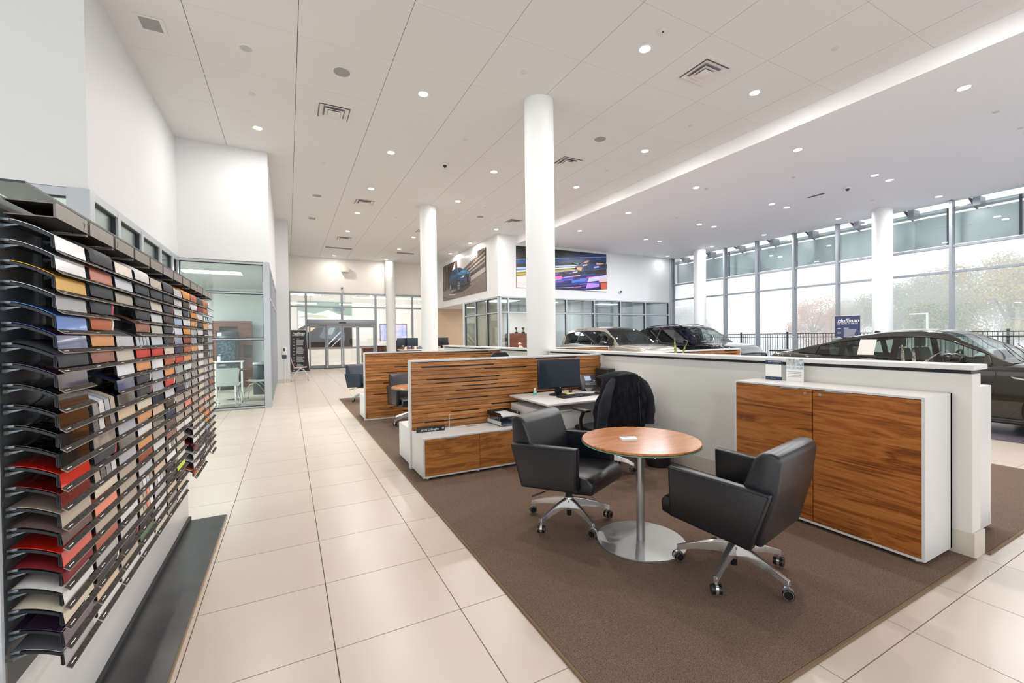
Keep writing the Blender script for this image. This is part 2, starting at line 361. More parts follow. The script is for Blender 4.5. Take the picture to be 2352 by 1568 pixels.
# ------------------------------------------------------------------ ceiling lamps
rim_me = mesh('rim', lathe(NB(), [(.075, -.002), (.095, -.006), (.1, 0), (.1, .004), (.075, .004)]), WHITE)
disc_me = {0: mesh('disc', cyl(NB(), (0, 0, -.001), (0, 0, .003), .076, seg=24), LAMPE), 1: mesh('disc_cool', cyl(NB(), (0, 0, -.001), (0, 0, .003), .076, seg=24), LAMPC),
           2: mesh('disc_off', cyl(NB(), (0, 0, -.001), (0, 0, .003), .076, seg=24), SATIN)}
def ordinal(n): return {1: 'nearest', 2: 'second', 3: 'third', 4: 'fourth', 5: 'fifth', 6: 'sixth', 7: 'seventh', 8: 'eighth'}[n]
def downlight(x, y, z, kind, label, group, pw):
    t = thing('ceiling_light', label, 'lamp', (x, y, z), 0, group)
    part('lamp_rim', rim_me, None, t); part('lamp_disc', disc_me[kind], None, t)
    if kind < 2:
        ld = bpy.data.lights.new('downlight', 'AREA'); ld.shape = 'DISK'; ld.size = .16; ld.energy = pw; ld.color = (1, .95, .90) if kind == 0 else (.97, .98, 1)
        lo = bpy.data.objects.new('light_source', ld); COL.objects.link(lo); lo.parent = t; lo.location = (0, 0, -.02)
rows = [('left', -.45, [6.96, 9.47]), ('aisle', 2.04, [4.48, 6.96, 9.46, 11.97, 14.48, 17.07, 22.35]), ('column', 4.51, [1.98, 4.49, 9.47, 11.98, 14.5, 17.03, 19.55, 22.4]),
        ('soffit', 6.97, [1.98, 4.48, 6.97, 9.48, 12.0, 14.5, 17.1, 19.64])]
names = {'left': 'row nearest the left wall', 'aisle': 'row over the tiled aisle', 'column': 'row past the front column', 'soffit': 'row beside the ceiling step'}
for nm, x, yl in rows:
    for k, y in enumerate(yl):
        off = (nm == 'left' and k == 0)
        downlight(x, y, 5.478, 2 if off else 0, ('unlit ' if off else 'warm ') + 'round ceiling light, ' + ordinal(k + 1) + ' in the ' + names[nm], 'downlights in the panelled ceiling', LAMP_W * (.6 if y > 22 else .55 if (x > 6 and y > 13) else 1))
lrows = [('along the ceiling step', 9.25, [2.63, 5.05, 7.5, 9.95, 12.4]), ('in the left line of the middle pairs', 12.42, [2.63, 5.05, 7.5, 9.95, 12.4]), ('in the right line of the middle pairs', 13.15, [2.63, 5.05, 7.5, 9.95, 12.4]),
         ('along the tall windows', 16.0, [2.6, 5.05, 7.48, 9.95, 12.2, 14.6])]
for nm, x, yl in lrows:
    for k, y in enumerate(yl): downlight(x, y, 5.188, 1, 'white round ceiling light, ' + ordinal(k + 1) + ' ' + nm, 'downlights over the cars', LOW_W * (.2 if y > 14 else 1))
bpy.data.objects.remove(next(o for o in bpy.data.objects if o.get('label', '').startswith('white round ceiling light, fourth along the tall')).children[2]) if False else None

def diffuser(x, y, z, label):
    t = thing('ceiling_vent', label, 'vent', (x, y, z), 0, 'square air vents in the ceiling')
    def ring(a, b, z0, z1):
        bm = NB(); s = [(-1, -1), (1, -1), (1, 1), (-1, 1)]
        A = [bm.verts.new((a * i, a * j, z0)) for i, j in s]; B = [bm.verts.new((b * i, b * j, z1)) for i, j in s]
        A2 = [bm.verts.new((a * i, a * j, z0 + .006)) for i, j in s]; B2 = [bm.verts.new((b * i, b * j, z1 + .006)) for i, j in s]
        for k in range(4):
            n = (k + 1) % 4
            bm.faces.new((A[k], A[n], B[n], B[k])); bm.faces.new((A2[k], B2[k], B2[n], A2[n])); bm.faces.new((A[k], A2[k], A2[n], A[n])); bm.faces.new((B[k], B[n], B2[n], B2[k]))
        return bm
    vm = mat('vent paint', '#dedad8', .5)
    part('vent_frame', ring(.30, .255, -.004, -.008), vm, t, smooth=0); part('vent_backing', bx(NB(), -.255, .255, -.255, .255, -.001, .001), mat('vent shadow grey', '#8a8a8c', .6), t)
    part('vent_ring', ring(.235, .175, -.022, -.003), vm, t, smooth=0)
    part('vent_ring', ring(.15, .09, -.032, -.012), vm, t, smooth=0)
    part('vent_core', lathe(NB(), [(.0, -.034), (.11, -.026), (.11, -.02), (0, -.02)], seg=4) if False else bx(NB(), -.1, .1, -.1, .1, -.036, -.03, .003), vm, t)
for k, (x, y, l) in enumerate(((.78, 8.22, 'square air vent over the tiled aisle, nearest of its line'), (5.72, 4.48, 'large square air vent nearest the camera, by the front lights'),
                               (5.78, 8.2, 'square air vent just right of the front column'), (2.05, 13.24, 'square air vent over the aisle behind the nearer one'),
                               (2.05, 18.33, 'square air vent over the far end of the aisle'), (7.04, 13.23, 'square air vent near the large prints'), (4.6, 15.9, 'square air vent beside the second column'))):
    diffuser(x, y, 5.478, l)
GR = mat('grey speaker mesh', '#9b9a99', .6)
for x, y, l in ((.78, 6.93, 'round grey ceiling speaker nearest the camera'), (5.72, 6.95, 'round grey ceiling speaker right of the front column'), (.78, 13.2, 'round grey ceiling speaker above the far aisle'), (5.75, 13.2, 'round grey ceiling speaker between the first two columns')):
    t = thing('ceiling_speaker', l, 'speaker', (x, y, 5.478), 0, 'round ceiling speakers')
    part('speaker_rim', lathe(NB(), [(.118, -.004), (.13, -.006), (.135, 0), (.118, 0)]), WHITE, t); part('speaker_grille', lathe(NB(), [(.118, -.004), (0.01, -.005), (.01, -.001), (.118, 0)]), GR, t)
for x, y, l in ((-1.48, 6.96, 'square grey grille in the ceiling near the left wall'), (.77, 15.73, 'small square grey grille far over the aisle')):
    t = thing('ceiling_grille', l, 'grille', (x, y, 5.478)); part('grille_frame', bx(NB(), -.15, .15, -.16, .16, -.004, 0), WHITE, t); part('grille_mesh', bx(NB(), -.105, .105, -.12, .12, -.006, -.003), GR, t)
for x0, x1, l in ((1.5, 2.6, 'long dark slot vent in the ceiling over the sliding doors'), (4.6, 5.4, 'long dark slot vent in the ceiling past the third column')):
    t = thing('slot_vent', l, 'vent', ((x0 + x1) / 2, 20.4, 5.478)); part('slot', bx(NB(), x0 - (x0 + x1) / 2, x1 - (x0 + x1) / 2, -.13, .13, -.003, 0), mat('slot grey', '#77706a', .6), t); part('slot_frame', bx(NB(), x0 - (x0 + x1) / 2 - .02, x1 - (x0 + x1) / 2 + .02, -.15, .15, -.001, 0), WHITE, t)
spk = [(-.46, 8.2, 'left of the aisle'), (3.25, 5.71, 'just before the front column'), (.77, 10.69, 'over the mid aisle'), (3.25, 8.18, 'just past the front column'), (6.93, 3.27, 'nearest the ceiling step'), (6.93, 5.73, 'second along the ceiling step'), (6.96, 8.21, 'third along the ceiling step'), (5.5, 12.2, 'between the first two columns'), (3.26, 14.5, 'past the second column')]
sm = mesh('sprinkler', lathe(NB(), [(.045, 0), (.045, -.003), (.04, -.006), (.0, -.007)], seg=16), mat('sprinkler cap', '#d2cecb', .5))
for x, y, l in spk:
    o = bpy.data.objects.new('sprinkler_cap', sm); COL.objects.link(o); o.location = (x, y, 5.478); tag(o, 'small round sprinkler cap in the ceiling ' + l, 'sprinkler', 'sprinkler caps in the ceiling')
for x, y, l in ((10.76, 2.67, 'nearest the camera'), (12.03, 2.67, 'at the right edge of the frame'), (10.77, 5.98, 'near the security dome'), (9.59, 7.46, 'beside the third light of the step row'), (11.06, 9.7, 'over the silver car'), (14.7, 6.04, 'closest to the tall windows')):
    o = bpy.data.objects.new('sprinkler_cap', sm); COL.objects.link(o); o.location = (x, y, 5.188); tag(o, 'small round sprinkler cap in the low ceiling ' + l, 'sprinkler', 'sprinkler caps over the cars')
for x, y, z, l in ((3.28, 9.53, 5.478, 'black security dome camera on the panelled ceiling'), (12.8, 5.78, 5.188, 'white security dome camera with black lens on the low ceiling')):
    t = thing('dome_camera', l, 'camera', (x, y, z)); part('camera_base', lathe(NB(), [(.075, 0), (.07, -.035), (.05, -.04), (0.01, -.04)]), WHITE, t)
    part('camera_lens', sph(NB(), (0, 0, -.045), .045, 14), BLACK, t)
t = thing('smoke_detector', 'small square detector plate beside the brightest ceiling lamp', 'detector', (4.46, 4.12, 5.478)); part('detector_plate', bx(NB(), -.06, .06, -.06, .06, -.008, 0, .003), WHITE, t); part('detector_lens', sph(NB(), (0, 0, -.01), .012, 8), BLACK, t)
t = thing('linear_grille', 'thin black linear grille in the low ceiling', 'vent', (12.75, 6.5, 5.188)); part('grille_slot', bx(NB(), -.05, .05, -.2, .2, -.004, -.001), GASK, t); part('grille_frame', bx(NB(), -.07, .07, -.22, .22, -.002, 0), WHITE, t)
t = thing('wall_speaker', 'beige box speaker with round top high on the end wall', 'speaker', (2.62, 23.1, 4.8)); part('speaker_box', bx(NB(), -.2, .16, -.22, .04, 0, .2, .01), mat('beige metal', '#c9c0b4', .4), t); part('speaker_cap', prism(NB(), [(-.2, .2), (.16, .2), (.1, .27), (-.02, .31), (-.12, .29)], 1, -.22, .04), MATS['beige metal'], t)
for x, y, z, l, rz in ((2.44, 23.05, 4.0, 'small black and white camera under the end wall speaker', 0), (13.46, 15.02, 3.45, 'small round camera on the wall right of the racing print', 0)):
    t = thing('wall_camera', l, 'camera', (x, y, z)); part('camera_mount', cyl(NB(), (0, .06, 0), (0, 0, 0), .07), WHITE, t); part('camera_lens', sph(NB(), (0, -.02, 0), .045, 12), BLACK, t)

# ------------------------------------------------------------------ carpets
def carpet(name, x0, x1, y0, y1, label):
    t = thing(name, label, 'carpet', ((x0 + x1) / 2, (y0 + y1) / 2, 0)); hx, hy = (x1 - x0) / 2, (y1 - y0) / 2
    part('carpet_pile', bx(NB(), -hx, hx, -hy, hy, 0, .010), CARP, t)
    bm = NB(); e = .018
    for q in ((-hx - e, -hx, -hy - e, hy + e), (hx, hx + e, -hy - e, hy + e), (-hx, hx, -hy - e, -hy), (-hx, hx, hy, hy + e)): bx(bm, q[0], q[1], q[2], q[3], 0, .011, .003, 1)
    part('binding', bm, CARPE, t)
carpet('carpet', 1.09, 3.855, 1.06, 11.13, 'brown carpet under the desks and leather armchairs')
carpet('carpet', 4.045, 6.78, 1.04, 11.13, 'brown carpet behind the low wall beside the cars')
# ------------------------------------------------------------------ sample display rack
rack = thing('sample_display_rack', 'tall dark rack on a white base holding rows of colour and leather samples', 'display rack', (-.70, 3.0, 0))
RB = mat('rack back', '#5b6063', .45)
part('back_panel', bx(NB(), -.705, -.680, 1.605, 4.41, .52, 1.86, .004), RB, rack, True)
for k in range(13):
    y = 1.612 + .2296 * k
    part('back_rail', bx(NB(), -.681, -.674, y - .006 + (.02 if k else 0), y + .012 + (.02 if k else 0), .54, 1.80), mat('rail grey', '#6c7278', .35, .5), rack, True, smooth=0)
part('end_trim', bx(NB(), -.684, -.670, 1.592, 1.605, .54, 1.86), mat('light grey edge', '#c8cdd2', .4), rack, True)
part('end_trim', bx(NB(), -.70, -.66, 4.41, 4.42, .52, 1.86), RB, rack, True)
part('base_panel', bx(NB(), -.95, -.73, 1.2, 4.24, .02, .60, .003), WHITE, rack, True)
part('underside_panel', bx(NB(), -.95, -.70, 1.2, 4.41, .60, .62), mat('glossy grey panel', '#8f979e', .12), rack, True)
part('plinth_plate', bx(NB(), -1.0, -.477, 1.0, 4.24, 0, .018, .002), mat('charcoal steel plate', '#3f3f42', .35, .3, vary=(5, '#4b4a4b')), rack, True)
part('plinth_edge', bx(NB(), -.477, -.470, 1.0, 4.24, 0, .012), mat('bronze edge', '#a08a70', .4, .4), rack, True)
part('plinth_strip', bx(NB(), -.73, -.712, 1.0, 4.24, .018, .05), GASK, rack, True)
part('canopy', bx(NB(), -.79, -.673, 1.77, 4.75, 1.925, 1.932), DARKS, rack, True)
for y in (2.2, 3.3, 4.3): part('canopy_bracket', bx(NB(), -.70, -.69, y, y + .02, 1.85, 1.927), DARKS, rack, True)
hb = NB(); BW = .207
bx(hb, .097, .103, 0, BW, 0, .042); bx(hb, 0, .1, 0, BW, .038, .042); bx(hb, 0, .1, 0, BW, 0, .003)
hm_ = mesh('header_box', hb, [mat('taupe anodised', '#7d756e', .35, .3), mat('box shaded faces', '#37342f', .85, spec=.08)], 0)
for p_ in hm_.polygons: p_.material_index = 0 if (p_.normal.x > .5 or abs(p_.normal.y) > .5) else 1  # upper, under and inner faces darkened, shade put into the colour
hs_ = NB(); bx(hs_, .02, .098, .0, .006, -.007, -.002); bx(hs_, .02, .026, 0, .006, -.010, -.002); hs_ = mesh('box_support', hs_, SATIN, 0)
for k in range(12):
    b = part('header_box', hm_, None, rack); b.location = (-.664 + .70, 1.630 + .2296 * k - 3.0, 1.803)
    s = part('box_support', hs_, None, b); s.location = (0, BW + .008, 0)
    if k == 0: text('2', .034, (.1035, .176, .007), (PI / 2, 0, PI / 2), DIGIT, b)
    if k == 2: text('3', .034, (.1035, .012, .007), (PI / 2, 0, PI / 2), DIGIT, b)
# sample meshes: local x outwards, y along the rack, origin at the back upper edge
prof = [(.0 + .1 * t, -.037 * t ** 1.75) for t in [i / 8 for i in range(9)]]
def plate(bm, y0, y1, th=.0016):
    top = prof + [(.1045, -.076)]
    n = len(top)
    for yy in (y0, y1): pass
    A = [bm.verts.new((x, y0, z)) for x, z in top]; B = [bm.verts.new((x, y1, z)) for x, z in top]
    C_ = [bm.verts.new((x - (.0016 if i > 8 else 0), y0, z - th)) for i, (x, z) in enumerate(top)]; D_ = [bm.verts.new((x - (.0016 if i > 8 else 0), y1, z - th)) for i, (x, z) in enumerate(top)]
    for i in range(n - 1):
        bm.faces.new((A[i], A[i + 1], B[i + 1], B[i])); bm.faces.new((C_[i], D_[i], D_[i + 1], C_[i + 1]))
        bm.faces.new((A[i], C_[i], C_[i + 1], A[i + 1])); bm.faces.new((B[i], B[i + 1], D_[i + 1], D_[i]))
    bm.faces.new((A[0], B[0], D_[0], C_[0])); bm.faces.new((A[-1], C_[-1], D_[-1], B[-1])); return bm
def pad(bm, y0, y1):
    """puffy leather pad following the same curve"""
    def f(u, v):
        s = u * 9; i = min(int(s), 8); t = s - i; P_ = prof + [(.1045, -.072)]
        x = P_[i][0] * (1 - t) + P_[i + 1][0] * t; z = P_[i][1] * (1 - t) + P_[i + 1][1] * t
        e = min(v, 1 - v) * 8; eu = min(u, 1 - u) * 9
        h = .009 * min(1, e) ** .5 * min(1, eu) ** .5
        nx, nz = (0.2, 1) if u < .86 else (1, .15)
        if .82 < u < .9: nx, nz = .8, .7
        return (x + h * nx * .9, y0 + (y1 - y0) * v, z + h * nz)
    grid(bm, f, 22, 16); return bm
SW = .194
m_plate = mesh('plate', plate(NB(), .002, .002 + SW), BLACK, 30)
m_pad = mesh('pad', pad(NB(), .002, .002 + SW + .006), BLACK, 60)
m_strip = [mesh('strip', plate(NB(), .004 + .05 * k, .004 + .05 * k + .042), BLACK, 30) for k in range(4)]
m_stitch = mesh('stitch', pad(NB(), .172, .186), BLACK, 60)
bmx = NB()
for y in (.0, SW - .002):
    for a, b in zip(prof[:-1], prof[1:]):
        P4 = [(a[0], a[1] - .004), (b[0], b[1] - .004), (b[0], b[1] - .012), (a[0], a[1] - .012)]
        prism(bmx, [(p[0], p[1]) for p in P4], 1, y, y + .008)
    prism(bmx, [(.094, -.036), (.100, -.038), (.1018, -.073), (.097, -.073)], 1, y, y + .008)
bx(bmx, -.002, .006, 0, SW + .006, -.012, -.003); bx(bmx, .094, .099, 0, SW + .006, -.070, -.045)
m_br = mesh('bracket', bmx, mat('bracket black', '#23272b', .3, .3), 30)
bmx = NB(); bx(bmx, -.004, .016, -.003, .006, -.008, -.001, .001); cyl(bmx, (-.004, .003, -.022), (.004, .003, -.022), .006, seg=10); prism(bmx, [(.0, -.017), (.04, -.0155), (.0, -.026)], 1, .001, .005)
m_peg = mesh('peg', bmx, mat('peg grey', '#7d8890', .3, .5), 30)
bmx = NB(); prism(bmx, [(.1045, -.0770), (.1172, -.0866), (.1172, -.0892), (.116, -.0886), (.1035, -.0790)], 1, 0, .222)
m_lip = mesh('lip', bmx, [LIPM, mat('rail top', '#35312e', .75, spec=.15, vary=(60, '#4a443f'))], 20)
for p_ in m_lip.polygons: p_.material_index = 1 if p_.normal.z > .3 else 0
bmx = NB(); v = [bmx.verts.new(p) for p in ((.1105, .014, -.0811), (.1122, .014, -.0824), (.1122, .044, -.0824), (.1105, .044, -.0811))]; bmx.faces.new(v)
m_lab = mesh('label_print', bmx, PWHITE, 0)
K = {  # code: (colour, rough, metal, words)
 'w': ('#e9eaee', .15, 0, 'white'), 's': ('#b9bcc4', .2, .6, 'silver grey'), 'l': ('#c3c9d6', .2, .3, 'pale blue-grey'), 'g': ('#d6a63a', .25, .5, 'gold'),
 'b': ('#3f7fd6', .15, .2, 'bright blue'), 'd': ('#17307c', .1, .2, 'deep blue'), 'p': ('#3b2a4c', .1, .3, 'dark plum'), 'k': ('#0d0d0f', .08, 0, 'glossy black'),
 'r': ('#d3261a', .15, 0, 'bright red'), 'm': ('#7d1512', .12, .2, 'dark red'), 't': ('#b5a797', .35, 0, 'taupe'), 'c': ('#b2583f', .3, .2, 'copper brown'),
 'e': ('#cbbfb0', .2, .2, 'beige'), 'o': ('#8f8f86', .15, .6, 'olive grey'), 'a': ('#d9bfa2', .3, 0, 'sand'), 'f': ('#f28c70', .3, 0, 'salmon'), 'y': ('#d5ea45', .4, 0, 'lime yellow'),
 'h': ('#33231c', .15, .1, 'dark brown'), 'n': ('#7c6f66', .35, 0, 'grey-brown wood'), 'u': ('#4f86b8', .2, .3, 'mid blue'), 'v': ('#9aa0c8', .15, .5, 'lavender silver'),
 'G': ('#1f5b3a', .3, 0, 'green edged'), 'O': ('#f07d22', .35, 0, 'orange'),
 'C': ('#3c3f45', .6, 0, 'charcoal'), 'T': ('#b9673c', .5, 0, 'tan'), 'P': ('#e0a06a', .5, 0, 'peach'), 'B': ('#a0705f', .55, 0, 'dusty brown'), 'M': ('#6f5a56', .5, 0, 'mauve brown'),
 'R': ('#cf3f33', .5, 0, 'coral red'), 'D': ('#7e2028', .5, 0, 'burgundy'), 'W': ('#e6e5e2', .55, 0, 'white'), 'E': ('#ddd2bd', .55, 0, 'cream'), 'N': ('#2c3550', .5, 0, 'navy'),
 'H': ('#42312d', .5, 0, 'dark brown'), 'Q': ('#9c4a26', .5, 0, 'terracotta'), 'A': ('#dc9440', .5, 0, 'amber')}
LEA = set('CTPBMRDWENHQA')
TAB = [
 'w w g s b d C p k k k k r m t M r D W E p s',
 'C c C C1 T2 P B . . X Y n C1 Z E f t c s C2 a W',
 'e l o . . s e w d k a l1 h l t t t W s C1 t W',
 'W C C C B V R P C2 C1 E P W P Q l X1 X2 X2 C G W',
 't C e s o l R w l l k1 a h t w t a X3 s W W E',
 'C C C1 H C2 C1 E T2 P R2 w H2 N M B Y w C2 C a h k',
 's s s u v v N R s o N t t t W e e W y H a W',
 'A H2 N3 W A3 Q T P W2 X X t f t w . . . . . . .',
 'T W2 A P2 o s P o o h s t t t t E W W D W W T',
 'C D W C W C2 W W W E W E E a P E W W H W C H',
 'T T Y P C H2 H H2 s X X s s r s O A u C2 N h .',
 's w v s w s l Y a X k c n a t a v t a M h w']
NUM = ['top', 'second', 'third', 'fourth', 'fifth', 'sixth', 'seventh', 'eighth', 'ninth', 'tenth', 'eleventh', 'twelfth', 'thirteenth', 'fourteenth', 'fifteenth', 'sixteenth', 'seventeenth', 'eighteenth', 'nineteenth', 'twentieth', 'twenty-first', 'bottom']
CN = ['nearest', 'second', 'third', 'fourth', 'fifth', 'sixth', 'seventh', 'eighth', 'ninth', 'tenth', 'eleventh', 'farthest']
def smat(k):
    c, r_, me_, wd = K[k]
    if k in LEA: return mat('leather ' + wd, c, r_, bump=(700, .5))
    if k in 'no': return mat('veneer ' + wd, c, r_, me_, vary=(25, '#a59c90'))
    return mat('lacquer ' + wd, c, r_, me_, coat=.5 if r_ < .2 else 0)
def ov(o, m):
    o.material_slots[0].link = 'OBJECT'; o.material_slots[0].material = m; return o
STR = {'X': 'swlt', 'Y': 'kwhs', 'Z': 'tksw', 'V': 'ssss'}
ST2 = {'1': '#c24050', '2': '#e8e6e0', '3': '#e8e6e0'}
for ci, rowt in enumerate(TAB):
    for ri, code in enumerate(rowt.split()):
        if code == '.': continue
        k = code[0]; q = code[1:]
        t = bpy.data.objects.new('colour_sample', None); COL.objects.link(t); t.empty_display_size = .05
        t.location = (-.666, 1.625 + .2296 * ci, 1.792 - .055 * ri)
        multi = k in STR
        wd = 'four-strip trim' if multi else K[k][3] + (' leather' if k in LEA else ' gloss' if K[k][1] < .2 else ' satin')
        if q and not multi: wd += ' striped' if k in LEA else ''
        col = (CN[ci] + ' column') if ci in (0, 11) else 'column ' + CN[ci] + ' from the camera'
        rw = NUM[ri] + (' down' if 0 < ri < 21 else '')
        lb = f'{wd} sample, {rw} in the {CN[ci]} column of the rack'
        tag(t, lb, 'sample', 'colour and leather samples on the display rack')
        part('bracket', m_br, None, t); part('peg', m_peg, None, t)
        l_ = part('label_rail', m_lip, None, t); part('label_print', m_lab, None, l_)
        if multi:
            cs = STR[k] if q != '2' else 'etfw'
            for j in range(4): ov(part('swatch_strip', m_strip[j], None, t), smat(cs[j]) if cs[j] not in 'k' else mat('dark trim', '#1c1a1a', .4, vary=(300, '#8a8580')))
        elif k in LEA:
            s_ = ov(part('swatch', m_pad, None, t), smat(k))
            if q: a_ = ov(part('stitched_strip', m_stitch, None, s_), mat('strip ' + q, ST2[q], .5)); a_.location = (.001, 0 if q != '3' else -.04, .0009)
        else: ov(part('swatch', m_plate, None, t), smat(k))

# ------------------------------------------------------------------ low wall with ledge
def pony(x0, x1, y0, y1, nm, end=True):
    r = thing(nm, kind='structure')
    part('wall_panel', bx(NB(), x0, x1, y0, y1, 0, 1.185, .003, 1), WHITE2, r)
    part('reveal', bx(NB(), x0 + .015, x1 - .015, y0 + .01, y1 - .01, 1.185, 1.212), GASK, r)
    part('wall_ledge', bx(NB(), x0 - .045, x1 + .045, y0 - .02, y1, 1.212, 1.245, .003, 1), WHITE, r)
    part('base_strip', bx(NB(), x0 - .001, x1 + .03, y0 - .012, y1, 0, .165, .003, 1), STONE, r)
    return r
pony(3.861, 4.00, 1.06, 4.69, 'wall_low'); pony(3.861, 4.00, 4.80, 6.06, 'wall_low_middle'); pony(3.861, 4.00, 6.62, 11.5, 'wall_low_back')

# ------------------------------------------------------------------ slatted partitions
def partition(x0, x1, y, label, seed, group, pat=None):
    rnd = random.Random(seed); t = thing('slat_partition', label, 'partition', ((x0 + x1) / 2, y + .03, 0), 0, group)
    hw = (x1 - x0) / 2; n = 24; z = .035; H_ = (1.185 - z) / n
    part('end_post', bx(NB(), -hw, -hw + .022, -.032, .032, .012, 1.213, .002, 1), WHITE, t)
    part('end_post', bx(NB(), hw - .016, hw, -.032, .032, .012, 1.213, .002, 1), WHITE, t)
    part('top_rail', bx(NB(), -hw + .022, hw - .016, -.032, .032, 1.19, 1.213, .002, 1), WHITE, t)
    part('bottom_rail', bx(NB(), -hw + .022, hw - .016, -.032, .032, .012, .034, .002, 1), WHITE, t)
    L_ = -hw + .022; R_ = hw - .016
    part('gap_shade_sheet', bx(NB(), L_, R_, -.0015, .0015, .034, 1.19), GASK, t, smooth=0)  # black sheet added to stand in for shade in the slat gaps
    for i in range(n):
        z0 = z + H_ * i + .0012; z1 = z + H_ * (i + 1) - .0028
        pts = [(L_, z0), (R_, z0)]; top = []
        cuts = rnd.choice([1, 1, 2, 2, 3]); spans = sorted(rnd.uniform(L_ + .1, R_ - .3) for _ in range(cuts))
        last = -9
        for s in spans:
            if s < last + .1: continue
            e = min(s + rnd.uniform(.35, .95), R_ - .06); dp = rnd.choice([.008, .011, .015]); rp = rnd.choice([.006, .02])
            top += [(s, z1), (s + rp, z1 - dp), (e - .018, z1 - dp), (e, z1)]; last = e
        pts += [(R_, z1)] + top[::-1] + [(L_, z1)]
        d = rnd.choice([.006, .012, .02, .031]); d2 = rnd.choice([.006, .012, .02, .030])
        part('slat', prism(NB(), pts, 1, -d, -.002), WOODX, t, smooth=0); part('slat', prism(NB(), pts, 1, .002, d2), WOODX, t, smooth=0)
    for _ in range(7):
        xx = rnd.uniform(L_ + .2, R_ - .3); i = rnd.randrange(6, n)
        part('metal_pin', bx(NB(), xx, xx + rnd.uniform(.04, .12), -.009, .009, z + H_ * i - .006, z + H_ * i + .001), SATIN, t, smooth=0)
    return t
partition(1.172, 3.858, 4.70, 'walnut slat partition behind the nearest desk and monitor', 3, 'walnut slat partitions')
partition(1.172, 3.858, 7.88, 'walnut slat partition behind the second pair of leather chairs', 5, 'walnut slat partitions')
partition(4.01, 6.93, 4.73, 'walnut slat partition on the car side with plant leaves before it', 8, 'walnut slat partitions')
partition(4.01, 6.75, 7.95, 'walnut slat partition directly in front of the taupe car', 9, 'walnut slat partitions')

# ------------------------------------------------------------------ storage units
def unit(name, label, cat, x0, x1, y0, y1, z0, z1, face, doors, wd, group=None, feet=True, handle=.13, lock=True):
    """box carcass in white with walnut doors on one face ('-y','-x')"""
    t = thing(name, label, cat, ((x0 + x1) / 2, (y0 + y1) / 2, 0), 0, group)
    T_ = .016
    bm = NB()
    if face == '-y':
        bx(bm, x0, x0 + T_, y0, y1, z0, z1); bx(bm, x1 - T_, x1, y0, y1, z0, z1); bx(bm, x0 + T_, x1 - T_, y0, y1, z1 - .014, z1); bx(bm, x0 + T_, x1 - T_, y0, y1, z0, z0 + .016); bx(bm, x0 + T_, x1 - T_, y1 - .02, y1, z0, z1)
    elif face == '-x':
        bx(bm, x0, x1, y0, y0 + T_, z0, z1); bx(bm, x0, x1, y1 - T_, y1, z0, z1); bx(bm, x0, x1, y0 + T_, y1 - T_, z1 - .014, z1); bx(bm, x0, x1, y0 + T_, y1 - T_, z0, z0 + .016); bx(bm, x1 - .02, x1, y0, y1, z0, z1)
    else: bx(bm, x0, x1, y0, y1, z0, z1, .003, 1)
    part('carcass', bm, WHITE, t, True, smooth=0)
    zz0, zz1 = z0 + .018, z1 - .018
    for i, (a, b) in enumerate(doors):
        if face == '-y': d = part('door', bx(NB(), a + .0015, b - .0015, y0 - .001, y0 + .019, zz0, zz1, .001, 1), wd, t, True)
        else: d = part('door', bx(NB(), x0 - .001, x0 + .019, a + .0015, b - .0015, zz0, zz1, .001, 1), wd, t, True)
        c = (a + b) / 2 if face == '-y' else ((a + .16) if i == 0 else (b - .15))
        if handle:
            if face == '-y': part('handle', bx(NB(), c - handle / 2, c + handle / 2, y0 - .016, y0 + .004, zz1 - .004, zz1 + .002), SATIN, d, True, smooth=0)
            else: part('handle', bx(NB(), x0 - .016, x0 + .004, c - handle / 2, c + handle / 2, zz1 - .004, zz1 + .002), SATIN, d, True, smooth=0)
        if lock:
            if face == '-y' and i == 0: part('lock', cyl(NB(), (b - .06, y0 - .004, zz1 - .04), (b - .06, y0 + .002, zz1 - .04), .009, seg=14), CHROME, d, True)
            if face == '-x':
                yy = (a + .05) if i == 0 else (b - .05)
                part('lock', cyl(NB(), (x0 - .004, yy, zz1 - .03), (x0 + .002, yy, zz1 - .03), .010, seg=14), CHROME, d, True)
    if feet:
        for fx in (x0 + .06, (x0 + x1) / 2, x1 - .06):
            for fy in (y0 + .06, y1 - .06): part('foot', cyl(NB(), (fx, fy, .0115), (fx, fy, z0), .022, .018, seg=14), SATIN, t, True)
    return t
unit('low_cabinet', 'low white cabinet with walnut doors below the slat partition', 'cabinet', 1.19, 2.43, 4.24, 4.694, .035, .437, '-y', [(1.206, 1.808), (1.808, 2.414)], WOODF, handle=.13)
unit('low_cabinet', 'plain white low cabinet behind the first partition', 'cabinet', 1.19, 2.43, 4.768, 5.30, .035, .437, '', [], WOODF)
unit('low_cabinet', 'plain white low cabinet end behind the second partition', 'cabinet', 1.18, 2.43, 7.95, 8.50, .03, .43, '', [], WOODF)
unit('storage_cabinet', 'large white storage cabinet with two walnut doors against the low wall', 'cabinet', 3.455, 3.858, 1.155, 2.42, .035, 1.055, '-x', [(1.791, 2.404), (1.171, 1.789)], WOODY, handle=.14)
unit('storage_cabinet', 'white cabinet on the car side of the low wall, only its end in view', 'cabinet', 4.05, 4.585, 1.16, 2.45, .035, 1.062, '', [], WOODY)

